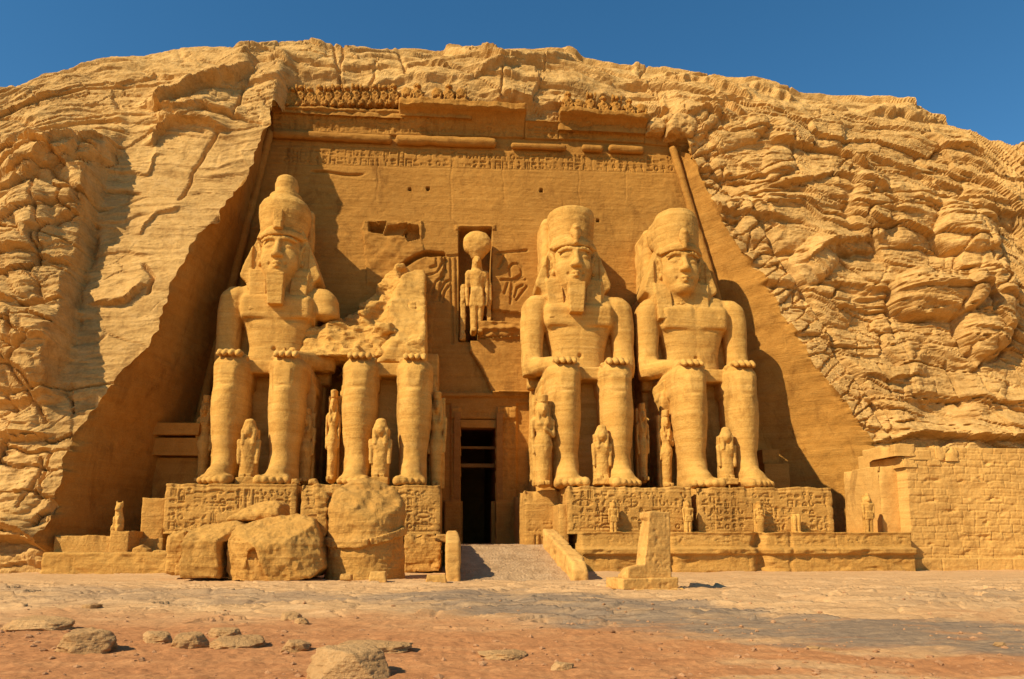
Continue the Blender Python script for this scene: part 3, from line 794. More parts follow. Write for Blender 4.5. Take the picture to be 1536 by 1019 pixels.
def legs(s, lx=1.78):
    for sg in (-1, 1):
        o = lx*sg
        s.add(loft([(.2, o, .95, .92, 1.25), (1.3, o, .95, .88, 1.30), (2.4, o, .95, .92, 1.42), (3.8, o+.02*sg, 1.0, 1.08, 1.58), (5.2, o+.03*sg, 1.02, 1.18, 1.68), (6.4, o, .98, 1.13, 1.58), (7.2, o, .92, 1.12, 1.50), (8.0, o, .95, 1.12, 1.42), (8.42, o, 1.1, .9, 1.2)], 2.5), .12)
        s.add(cone((o, -.12, 1.9), (o, -.42, 6.2), .26, .34), .6)                   # shin bone
        s.add(cone((o+.66*sg, .25, 3.0), (o+.60*sg, .02, 5.9), .22, .26), .3)       # outer muscle
        s.add(box((o, -.40, 7.05), (.62, .28, .58), .26), .22)                      # knee cap
        s.sub(cone((o-.6, -.80, 6.42), (o+.6, -.80, 6.42), .07, .07), .14)          # folds under the knee
        s.sub(cone((o+.52*sg, -.75, 6.5), (o+.60*sg, -.6, 7.5), .06, .06), .14)
        s.add(box((o, 3.6, 7.38), (1.2, 3.0, 1.02), .35), .2)                       # thigh
        foot(s, sg, lx)
    s.add(box((0, 3.7, 8.05), (2.6, 3.0, .30), .10), .08)                           # kilt over the lap
    s.add(box((0, 1.35, 7.88), (.9, .75, .42), .06), .06)

def torso(s, arms=(1, 1), soft=1.0):
    s.add(loft([(8.0, 0, 5.6, 2.55, 1.7), (9.0, 0, 5.6, 2.22, 1.62), (10.2, 0, 5.55, 2.05, 1.52), (11.4, 0, 5.5, 2.30, 1.56), (12.6, 0, 5.45, 2.72, 1.62), (13.5, 0, 5.45, 2.95, 1.55), (14.2, 0, 5.45, 3.05, 1.30), (14.75, 0, 5.4, 2.55, 1.0), (15.05, 0, 5.3, 1.6, .8)], 2.7))
    for sg in (-1, 1):
        s.add(box((1.32*sg, 4.22, 12.95), (1.20, .42, .88), .40, (.12, 0, 0)), .3)
        if arms[(sg+1)//2]:
            s.add(loft([(8.55, 3.42*sg, 4.95, .74, .82), (9.3, 3.46*sg, 4.95, .80, .90), (10.6, 3.46*sg, 5.1, .80, .88), (12.0, 3.42*sg, 5.2, .90, 1.0), (13.2, 3.32*sg, 5.3, .96, 1.12), (14.1, 3.16*sg, 5.35, .92, 1.08), (14.62, 2.95*sg, 5.4, .66, .75)], 2.5), .14)
            s.add(cone((3.4*sg, 4.7, 9.15), (2.05*sg, 1.7, 8.78), .74, .46), .2)
            s.add(box((2.9*sg, 6.3, 11.0), (.8, .6, 3.2), .3), .2)                 # web of stone behind the arm
        else: s.add(ell((3.15*sg, 5.35, 13.8), (1.0, 1.05, 1.0)), .25)
    s.add(cone((0, 5.2, 14.2), (0, 4.95, 16.2), 1.12, 1.0), .3)
    s.sub(cone((0, 3.92, 9.7), (0, 3.72, 12.0), .05, .05), .25)
    for sg in (-1, 1): s.sub(cone((2.1*sg, 4.15, 12.12), (.4*sg, 3.78, 11.98), .06, .06), .2)
    s.sub(ell((0, 4.02, 9.95), (.16, .25, .18)), .08)
    s.add(box((0, 4.35, 8.85), (2.2, .3, .2), .08), .05)                            # belt

HC = 17.2
def head_part(parent, mat, seed, damage=0):
    s = Sdf((-2.0, 2.4, 14.9), (2.0, 7.0, 19.4), .046)
    s.add(ell((0, 4.95, 17.35), (1.40, 1.62, 2.05)))
    s.add(ell((0, 4.7, 16.35), (1.22, 1.42, 1.15)), .5)
    s.add(ell((0, 3.72, 15.80), (.58, .50, .42)), .35)                        # chin
    s.add(cone((0, 5.0, 16.4), (0, 5.1, 14.9), 1.0, 1.05), .3)
    for g in (-1, 1):
        s.add(ell((.72*g, 3.92, 16.72), (.52, .42, .52)), .35)                # cheek
        s.sub(ell((.60*g, 3.22, 17.42), (.46, .34, .27)), .18)                # eye hollow
        s.add(ell((.60*g, 3.72, 17.40), (.40, .25, .19)), .05)                # eyeball
        for k in range(5):                                                    # lids
            t0, t1 = k/5, (k+1)/5
            f = lambda t, up: (g*(.20+.82*t), 3.50+.30*t*t, 17.40+up*(.20*math.sin(math.pi*min(1, t*1.05))+.0))
            s.add(cone(f(t0, 1), f(t1, 1), .055, .055), .04); s.add(cone(f(t0, -.8), f(t1, -.8), .042, .042), .04)
        for k in range(4):                                                    # brow
            t0, t1 = k/4, (k+1)/4; f = lambda t: (g*(.16+1.02*t), 3.34+.42*t*t, 17.80+.10*math.sin(math.pi*t)-.06*t)
            s.add(cone(f(t0), f(t1), .105, .09), .10)
        s.add(ell((.24*g, 3.18, 16.76), (.20, .24, .16)), .1)                 # nostril wing
        s.sub(ell((.15*g, 2.98, 16.62), (.08, .14, .06)), .05)
        e_ = (0, g*.25, -g*.35)
        s.add(ell((1.52*g, 4.75, 17.22), (.20, .46, .72), e_), .12)           # ear
        s.sub(ell((1.68*g, 4.62, 17.30), (.13, .26, .42), e_), .08); s.add(ell((1.60*g, 4.62, 17.22), (.10, .12, .2), e_), .06)
        s.add(ell((1.50*g, 4.62, 16.62), (.15, .22, .2)), .1)
        s.add(cone((.05*g, 3.16, 16.30), (.48*g, 3.46, 16.27), .115, .055), .06); s.add(cone((0, 3.20, 16.08), (.42*g, 3.44, 16.16), .135, .06), .06)
        s.sub(ell((.56*g, 3.38, 16.24), (.10, .14, .10)), .12)
    s.add(cone((0, 3.42, 17.72), (0, 3.02, 16.86), .15, .23), .16)            # nose
    s.add(ell((0, 2.98, 16.80), (.22, .22, .18)), .1)
    s.sub(cone((-.44, 3.22, 16.195), (.44, 3.22, 16.195), .030, .030), .05)     # mouth line
    s.sub(ell((0, 3.10, 15.90), (.34, .2, .09)), .12)
    s.sub(ell((0, 3.08, 16.48), (.07, .1, .12)), .08)
    return smesh('head', s, mat, parent, big=.02, bigs=.8, fine=.008, fines=.2, strata=.018, seed=seed, sfreq=2.2)

def nemes_part(parent, mat, seed, lappet=(1, 1), wing=1.0):
    s = Sdf((-3.2, 2.9, 11.9), (3.2, 7.6, 19.6), .062)
    w = wing
    pl = [(-1.40, 19.2), (1.40, 19.2), (1.78, 18.3), (2.2*w, 17.3), (2.62*w, 16.2), (2.86*w, 15.5), (2.80*w, 15.2), (2.25*w, 14.85), (2.0, 14.2), (-2.0, 14.2), (-2.25*w, 14.85), (-2.80*w, 15.2), (-2.86*w, 15.5), (-2.62*w, 16.2), (-2.2*w, 17.3), (-1.78, 18.3)]
    s.add(prism(pl, 4.4, 6.9, 1, .12))
    s.sub(ell((0, 3.2, 16.7), (1.50, 1.75, 2.9)), .15)
    s.add(ell((0, 5.0, 18.05), (1.60, 1.80, 1.45)), .25)
    s.sub(box((0, 3.0, 16.6), (2.0, 1.60, 1.52), .1), .12)
    for g in (-1, 1):
        if lappet[(g+1)//2]:
            z0 = 12.6+.5*(1-lappet[(g+1)//2])*5
            s.add(box((g*1.42, 4.62, (15.7+z0)/2), (.60, .62, (15.7-z0)/2), .06, (-.15, g*.05, 0)), .06)
            s.add(box((1.75*g, 4.9, 15.0), (.6, .55, .8), .3), .3)
    # brow band
    s.add(lathe((0, 5.02), [(18.02, 1.62), (18.12, 1.68), (18.40, 1.68), (18.48, 1.6)], .92), .05)
    V, Q = s.mesh(); N = vnormals(V, Q)
    # fine pleats of the cloth, nearly worn away
    pl_ = np.sin((V[:, 2]+.35*np.abs(V[:, 0]))*2*math.pi/.27)
    V = V+N*(.006*pl_*np.clip(.5+fbm(*(V.T/1.5), 2, seed), 0, 1))[:, None]
    V = weather(V, Q, big=.03, bigs=1.1, fine=.012, fines=.2, strata=.02, seed=seed, crumble=.05, cs=.9)
    return mesh_from('headdress', V, Q, mat, parent)

def colossus(label, X0, head_dx, seed, crown, beard=True, lappet=(1, 1), lean=0.0, crumble=.03, broken=False, Y0=48.0, Z0=5.22, extra=None, scale=1.0, rz=0.0, ped=None, hz_=0.0):
    T = thing('colossus', label, 'statue', (X0, Y0, Z0), 'seated colossi in front of the temple', rz)
    T.scale = (scale, scale, scale*1.022)
    s = Sdf((-4.9, -3.0, -.1), (4.9, 7.6, 15.6 if not broken else 10.2), .078)
    legs(s)
    if not broken: torso(s, (1, 1))
    for sg in (-1, 1): hand(s, sg, 1.82*sg, .15, 8.50)
    if extra: extra(s)
    s.cut((0, 0, -1), .02)
    smesh('body', s, M_stat, T, big=.022, bigs=1.6, fine=.012, fines=.25, strata=.012, seed=seed, sfreq=3.1, crumble=crumble, cs=1.0)
    # throne, with the pillar that ties it to the wall
    t = Sdf((-3.9, 2.0, -.1), (3.9, 10.4, 22.5), .12)
    t.add(box((0, 6.1, 3.9), (3.15, 3.9, 4.0), .08)); t.add(box((0, 8.3, 5.2), (3.3, 1.9, 5.3), .1))
    t.add(box((0, 3.2, 6.85), (3.3, 1.0, .35), .06)); t.add(box((0, 3.2, .35), (3.3, 1.2, .4), .06))
    for sg in (-1, 1): t.add(box((2.95*sg, 2.55, 3.3), (.42, .4, 3.4), .08))
    t.cut((0, 0, -1), .02)
    if not broken:
        t.add(box((head_dx-.3, 8.4, 10.5), (2.3, 1.9, 5.0), .15)); t.add(box((head_dx-.35, 8.6, 17.5), (1.75, 1.9, 4.2 if crown != 'low' else 3.6), .5))
    smesh('throne', t, M_stat, T, big=.05, bigs=1.6, fine=.02, fines=.3, strata=.03, seed=seed+2, crumble=.15, cs=1.3)
    if broken: return T
    Hd = bpy.data.objects.new('upper_part', None)
    def put(o): o.location = (head_dx, 0, hz_); o.rotation_euler = (lean, 0, 0); return o
    bpy.data.objects.remove(Hd)
    hp = put(head_part(T, M_stat, seed+3)); hp.scale = (1.02, 1, 1.2); hp.location.z += 18.1*(1-1.2); ck = {'double': .91, 'flat': .88, 'low': .93}[crown]; put(nemes_part(T, M_stat, seed+4, lappet))
    c = Sdf((-2.3, 2.6, 18.0), (2.3, 7.8, 24.4), .062)
    if crown == 'double':
        c.add(lathe((0, 5.15), [(18.2, 1.55), (19.2, 1.72), (20.2, 1.88), (20.9, 1.86), (21.35, 1.62), (21.7, 1.22), (22.05, 1.15), (22.1, .95), (22.5, .84), (23.1, .86), (23.6, .72), (23.85, .45), (23.95, .1)], .95, .04))
        c.add(box((.85, 6.9, 19.9), (1.0, .45, 1.75), .25), .1)
    elif crown == 'flat':
        c.add(lathe((0, 5.15), [(18.2, 1.58), (19.0, 1.62), (20.0, 1.72), (21.0, 1.82), (21.45, 1.80), (21.75, 1.45), (21.95, .9), (22.05, .1)], .95, .04))
        c.add(box((-.3, 6.8, 20.0), (1.3, .7, 1.6), .3), .15)
    else:
        c.add(lathe((0, 5.2), [(18.2, 1.66), (19.2, 1.70), (20.2, 1.78), (21.2, 1.72), (21.8, 1.50), (22.1, 1.0), (22.2, .1)], .95, .06))
        c.add(ell((-1.1, 6.2, 20.3), (.9, .9, 1.3)), .3)
    V, Q = c.mesh(); V = weather(V, Q, big=.035, bigs=1.1, fine=.012, fines=.2, strata=.03, seed=seed+5, crumble=.06, cs=.9)
    cp = put(mesh_from('crown', V, Q, M_stat, T)); cp.scale = (1, 1, ck); cp.location.z += 18.2*(1-ck)
    u = Sdf((-.7, 2.4, 17.9), (.7, 4.0, 20.2), .04)
    if crown == 'double': u.add(box((0, 3.25, 19.15), (.34, .28, .78), .08, (.05, 0, 0))); u.add(box((.05, 3.1, 18.7), (.25, .22, .3), .08))
    else:
        u.add(ell((0, 3.28, 19.15), (.40, .26, .72), (.06, 0, 0))); u.add(cone((0, 3.2, 18.2), (0, 3.05, 19.3), .18, .16), .15); u.add(ell((0, 2.98, 19.35), (.2, .2, .17)), .1)
    up = put(smesh('uraeus', u, M_stat, T, big=.02, bigs=.5, fine=.012, fines=.15, strata=.02, seed=seed+6)); up.scale = (1, 1, ck); up.location.z += 18.2*(1-ck)
    if beard:
        b = Sdf((-.9, 2.6, 12.6), (.9, 4.6, 16.0), .045)
        b.add(box((0, 3.42, 14.05), (.58, .44, 1.12), .07, (.04, 0, 0), -.12)); b.add(box((0, 4.1, 14.3), (.35, .6, .9), .1), .1)
        put(smesh('beard', b, M_stat, T, big=.02, bigs=.6, fine=.01, fines=.15, strata=.02, seed=seed+7))
    else:
        b = Sdf((-.5, 3.2, 13.9), (.5, 5.0, 15.9), .045)
        b.add(box((-.05, 4.25, 14.9), (.18, .3, .8), .1, (.15, 0, .2)))
        put(smesh('beard_stump', b, M_stat, T, big=.06, bigs=.4, fine=.02, fines=.15, strata=.02, seed=seed+7))
    return T

def ex1(s):     # left arm of this one has lost its middle
    s.sub(box((4.05, 4.9, 11.2), (1.45, 2.2, 1.25), .3, (0, .12, 0)), .2)
    s.add(ell((3.45, 5.1, 12.75), (.75, .85, .5)), .25)
def ex2(s): pass
colossus('leftmost seated sandstone pharaoh with a tall crown ending in a knob and a square beard', -12.45, .1, 400, 'double', extra=ex1)
colossus('broken seated sandstone pharaoh of which only the legs, lap and throne remain', -4.1, 0, 420, None, broken=True, crumble=.04)
colossus('seated sandstone pharaoh right of the doorway with a flat broken crown and a square beard', 9.6, -.35, 440, 'flat')
colossus('rightmost seated sandstone pharaoh, without a beard, beside the sunlit side wall of the recess', 18.4, -.9, 460, 'low', beard=False, lappet=(.9, .8), crumble=.05, hz_=-.1)
# ------------------------------------------------------------------ pedestals and terraces
def slab(name, x0, x1, yf, yb, z0, z1, mat, parent=None, off=(0, 0, 0), seed=0, res=.07, rel=None, chip=.12, sides=True, top_rag=.06, kind=None):
    """block whose front is a worn relief field; rel(U, V) gives carving depth, U from the left edge, V from the foot"""
    n = max(3, int((x1-x0)/res)); m = max(3, int((z1-z0)/res)); ns = max(3, int(min(yb-yf, 14)/(res*2)))
    u = np.linspace(0, x1-x0, n); v = np.linspace(0, z1-z0, m)
    # one strip: left side (back to front), front, right side
    sx = np.concatenate([np.zeros(ns), u, np.full(ns, x1-x0)]); sy = np.concatenate([np.linspace(yb, yf, ns+1)[:-1], np.full(n, yf), np.linspace(yf, yb, ns+1)[1:]])
    nx = np.concatenate([-np.ones(ns), np.zeros(n), np.ones(ns)]); ny = np.concatenate([np.zeros(ns), -np.ones(n), np.zeros(ns)])
    X = x0+sx[None]+0*v[:, None]; Y = sy[None]+0*v[:, None]; Z = z0+v[:, None]+0*X
    d = .035*fbm(X/1.3, Y/1.3, Z/1.1, 3, seed)+.014*fbm(X/.3, Y/.3, Z/.25, 2, seed+1)
    ctop = chip*np.clip(fbm(X/.9, Y/.9, .5, 3, seed+2)+.1, 0, 1)
    d = d-ctop*np.exp(-(z1-Z)/.35)*1.5
    ed = np.minimum(np.abs(X-x0)+np.abs(Y-yf), np.abs(X-x1)+np.abs(Y-yf))
    d = d-(.05+chip*np.clip(fbm(Z/.7, X*.1, .2, 3, seed+3), 0, 1))*np.exp(-ed/.12)
    if rel is not None:
        r = rel(X[:, ns:ns+n]-x0, Z[:, ns:ns+n]-z0); d[:, ns:ns+n] -= r*np.clip(.75+.7*fbm(X[:, ns:ns+n]/1.8, Z[:, ns:ns+n]/1.4, .4, 2, seed+4), .1, 1)
    X = X+nx[None]*d; Y = Y+ny[None]*d; Z = Z+(v[:, None]/(z1-z0))**6*(top_rag*fbm(X/.8, Y/.8, .3, 3, seed+5)-ctop*.6)
    F = np.stack([X, Y, Z], -1)
    top = F[-1].copy(); c = np.array([(x0+x1)/2, (yf+yb)/2, z1]); T1 = top+(c-top)*np.array([.06, .06, 0]); T1[:, 2] = np.maximum(T1[:, 2], z1-.05); T2 = T1*0+c
    T2[:, 0] = T1[:, 0]+(c[0]-T1[:, 0])*.98; T2[:, 1] = T1[:, 1]+(c[1]-T1[:, 1])*.98; T2[:, 2] = z1
    V = np.concatenate([F, T1[None], T2[None]])
    back = np.stack([V[:, -1], V[:, 0]], 1)
    Q = grid_quads(V.shape[0], V.shape[1])
    o = mesh_from(name, V.reshape(-1, 3)-np.array(off), Q, mat, parent, True, kind); return o

def relief(seed, w, h, cell=.62, fill=.85, figs=0, depth=.10, frame=True, lo=.25):
    def f(U, V):
        g = glyphs(U, V, .25, w-.25, lo, h-.25, cell, seed, .036, fill)
        g = np.maximum(g, glyphs(U, V, .25, w-.25, lo, h-.25, cell*3.2, seed+50, .05, .5))
        if frame: g = np.maximum(g, np.exp(-((V-.15)/.05)**2)*.7); g = np.maximum(g, np.exp(-((V-h+.18)/.05)**2)*.5)
        return depth*g
    return f
TZ = 2.36; BZ = 5.22
def pedestal(label, pxa, pxb, yf, seed, z0=TZ-.1, yb=57.2, fill=.85):
    a, b = P(pxa, 760, yf)[0], P(pxb, 760, yf)[0]
    t = thing('statue_pedestal', label, 'pedestal', ((a+b)/2, yf, z0), 'pedestals under the colossi')
    slab('carved_block', a, b, yf, yb, z0, BZ, M_block, t, t.location, seed, .045, relief(seed, b-a, BZ-z0, .46, fill=fill), chip=.2)
    return t
pedestal('inscribed stone pedestal under the leftmost colossus with the knobbed crown', 246, 444, 45.0, 500)
pedestal('inscribed stone pedestal under the broken colossus, behind the fallen drum', 451, 661, 45.0, 510)
t3 = pedestal('inscribed stone pedestal under the bearded colossus right of the doorway', 852, 1038, 45.0, 520)
pedestal('inscribed stone pedestal under the beardless rightmost colossus', 1047, 1250, 45.0, 530)
# the doorway side of that pedestal steps back
a, b = P(787, 770, 48.4)[0], P(852, 770, 45)[0]+.3
def rel3(U, V):
    g = 0*U; 
    for uu in (.7, 1.0, 2.3): g = np.maximum(g, np.exp(-((U-uu)/.05)**2)*(V < 2.2))
    g = np.maximum(g, .9*((U > 1.0) & (U < 2.3) & (V < 2.1))); g = np.maximum(g, glyphs(U, V, .15, 2.7, 2.4, 3.3, .45, 77, .04, .8)*.5)
    return .14*g
slab('side_block', a, b, 48.2, 57.2, 0, BZ-.04, M_block, t3, t3.location, 541, .06, rel3, chip=.3)
slab('corner_pillar', P(838, 770, 45.5)[0], P(853, 770, 45.5)[0], 45.5, 48.4, 0, 4.1, M_block, t3, t3.location, 543, .07, None, chip=.2)

def terrace(label, x0, x1, yf, yb, prof, seed, breaks=(), rel=None):
    """long platform; prof = [(z, how far it stands out)]"""
    t = thing('stone_terrace', label, 'terrace', ((x0+x1)/2, yf, 0))
    n = int((x1-x0)/.08); P_ = np.array(prof); zt = P_[-1, 0]
    m = int(zt/.05)+1; v = np.linspace(-.15, zt, m)[:, None]; X = np.linspace(x0, x1, n)[None]+0*v
    out = np.interp(v, P_[:, 0], P_[:, 1])+0*X; Z = v+0*X
    d = .04*fbm(X/1.5, Z/.8, .3, 3, seed)+.018*fbm(X/.3, Z/.2, .3, 2, seed+1)
    edge = np.abs(np.gradient(out, axis=0))
    wear = np.clip(fbm(X/1.4, Z/.7, .9, 3, seed+2)-.05, 0, 1)
    out = out-wear*.5*np.clip(out, 0, .4)*1.4
    for bx, w, dep in breaks: out = out-dep*np.exp(-((X-bx-.2*perlin(Z*1.5, .3, .3, int(bx*7)))/w)**2)
    if rel is not None: out = out-rel(X-x0, Z)*np.clip(.7+fbm(X/2, Z, .3, 2, seed+6), .1, 1)
    # joints between the blocks
    for k in range(int((x1-x0)/2.1)):
        jx = x0+2.1*k+.9*math.sin(k*3.7); row = k % 2; out = out-.06*np.exp(-((X-jx)/.035)**2)*((Z < prof[1][0]) if row else (Z > prof[1][0]))
    F = np.stack([X, yf-out-d, Z+(v > zt-.3)*(.05*fbm(X/.7, .2, .2, 3, seed+4))], -1)
    bk = F[-1:].copy(); bk[..., 1] = yb; b2 = F[-1:].copy(); b2[..., 1] += .25
    G = np.concatenate([F, b2, bk]); 
    lf = G[:, :1].copy(); lf[..., 1] = yb; rf = G[:, -1:].copy(); rf[..., 1] = yb
    G = np.concatenate([lf, G, rf], 1)
    mesh_from('platform', G.reshape(-1, 3)-np.array(t.location), grid_quads(G.shape[0], G.shape[1]), M_block, t); return t
xr0, xr1 = P(872, 830, 43.8)[0], P(1368, 830, 43.8)[0]
rt = lambda U, V: .06*glyphs(U, V, .3, xr1-xr0-.3, 1.62, 2.2, .55, 91, .04, .9)
terrace('long two-stepped stone terrace right of the entrance ramp, below the two right colossi', xr0, xr1, 43.8, 57, [(-.2, .32), (.98, .26), (1.05, .52), (1.38, .55), (1.46, .06), (2.2, .0), (2.36, .10)], 550,
        [(P(1140, 830, 43.8)[0], .35, .55), (P(1003, 830, 43.8)[0], .2, .3), (P(1185, 845, 43.8)[0], .1, .12)], rt)
xl0, xl1 = P(66, 840, 43.8)[0], P(662, 840, 43.8)[0]
terrace('low lower tier of stone terrace left of the ramp, partly behind the fallen blocks', xl0, xl1, 43.8, 57, [(-.2, .30), (.9, .22), (1.12, .25), (1.2, .1)], 560, [(P(292, 845, 43.8)[0], .3, .3)])
tt = thing('stone_terrace', 'upper stone step at far left carrying the small seated animal statue', 'terrace', (P(135, 820, 44.6)[0], 44.6, 1.2))
slab('platform', P(80, 820, 44.6)[0], P(166, 820, 44.6)[0], 44.6, 52, 1.15, 2.15, M_block, tt, tt.location, 571, .06, None, chip=.15)
slab('statue_base', P(163, 820, 44.45)[0], P(192, 820, 44.45)[0], 44.45, 50, 1.15, 2.42, M_block, tt, tt.location, 572, .06, None, chip=.15)
slab('back_step', P(196, 820, 46)[0], P(244, 820, 46)[0], 46, 54, 1.15, 2.0, M_block, tt, tt.location, 573, .06, None, chip=.2)
slab('leaning_slab', P(211, 780, 46.5)[0], P(246, 780, 46.5)[0], 46.5, 55, 1.2, 4.45, M_block, tt, tt.location, 574, .07, None, chip=.12)
# masonry chapel in the dark left corner and its twin on the right
ch = thing('stone_chapel', 'dim stone chapel block with a moulded top in the shaded left corner', 'chapel', (P(262, 720, 53)[0], 53, 2.3))
xa, xb = P(222, 700, 53)[0], P(302, 700, 53)[0]
def zz_(py, Y): return P(768, py, Y)[2]
boxes('body', [(xa+.4, xb, 53, 56.5, 2.2, zz_(690, 53)-.05)], M_wall, ch, ch.location, amp=.03)
boxes('cornice', [(xa, xb, 52.4, 56.4, zz_(690, 53), zz_(664, 53)), (xa-.15, xb, 52.1, 56.4, zz_(661, 53), zz_(645, 53))], M_wall, ch, ch.location, amp=.04)
ch2 = thing('stone_chapel', 'dim stepped stone block in the shadow beside the rightmost colossus', 'chapel', (P(1178, 700, 53)[0], 53, 2.3))
xa, xb = P(1148, 700, 53.5)[0], P(1184, 700, 53.5)[0]
boxes('body', [(xa, xb, 53.5, 56.5, 2.2, zz_(690, 53)), (xa, xb-.6, 53.9, 56.4, zz_(690, 53)+.02, zz_(668, 53))], M_wall, ch2, ch2.location, amp=.03)

# ------------------------------------------------------------------ ruin of the second colossus
def px2l(pts, Y): return [(P(a, b, Y)[0], P(a, b, Y)[2]) for a, b in pts]
def ruin():
    T = next(o for o in bpy.data.objects if o.name.startswith('colossus') and 'broken' in o.get('label', ''))
    s = Sdf((-9.2, 50.2, 12.0), (.2, 58.6, 26.2), .11)
    # tall fin with a sheer right side: thin against the wall at its top, thicker toward the lap
    pl = px2l([(637, 396), (622, 398), (603, 410), (590, 440), (572, 478), (548, 518), (520, 545), (500, 560), (642, 560)], 54.5)
    s.add(prism(pl, 51.0, 58.4, 1, .12)); s.cutp((.05, -1, .62), (0, 55.6, P(610, 402, 55.6)[2]), .2, .35, 2.6, 601); s.cutp((-.75, -.6, .35), (P(572, 470, 54)[0], 54.0, P(572, 470, 54)[2]), .15, .3, 2.0, 602)
    m = px2l([(637, 386), (604, 388), (578, 398), (560, 432), (536, 462), (508, 496), (472, 504), (436, 520), (430, 556), (640, 556)], 55.5)
    s2 = Sdf((-11.5, 50.6, 12.0), (.2, 58.6, 25.6), .11)
    s2.add(prism(m, 51.0, 58.4, 1, .2)); s2.cutp((-.12, -1, .78), (0, 56.7, P(600, 400, 56.7)[2]), .3, 1.2, 2.3, 605)
    for (c, r) in [((P(556, 540, 52.6)), (1.0, .9, .8)), ((P(592, 545, 52.3)), (1.1, .8, .7)), ((P(530, 520, 53.4)), (1.0, .9, .9)), (P(622, 535, 52.4), (.6, .7, .8)), (P(470, 525, 53), (.9, .8, 1.0)), (P(440, 535, 53.2), (.7, .7, .9))]:
        s.add(ell(c, r, (.3, .2, .5)), .3); s2.add(ell(c, r, (.3, .2, .5)), .3)
    inv = T.matrix_basis.inverted()
    for nm, q, sd in (('torso_stump', s, 611), ('torso_rubble', s2, 615)):
        V, Q = q.mesh(); V = weather(V, Q, big=.08, bigs=1.6, fine=.02, fines=.35, strata=.03, seed=sd, crumble=.14, cs=1.4)
        V = V+vnormals(V, Q)*((.10 if nm == 'torso_stump' else .32)*(ridged(V[:, 0]/2.2+V[:, 2]*.35, V[:, 1]/2.2, V[:, 2]/1.1, 4, sd)-.6))[:, None]
        sc = np.array(T.scale); mesh_from(nm, (V-np.array(T.location))/sc, Q, M_stat, T, False)
ruin()

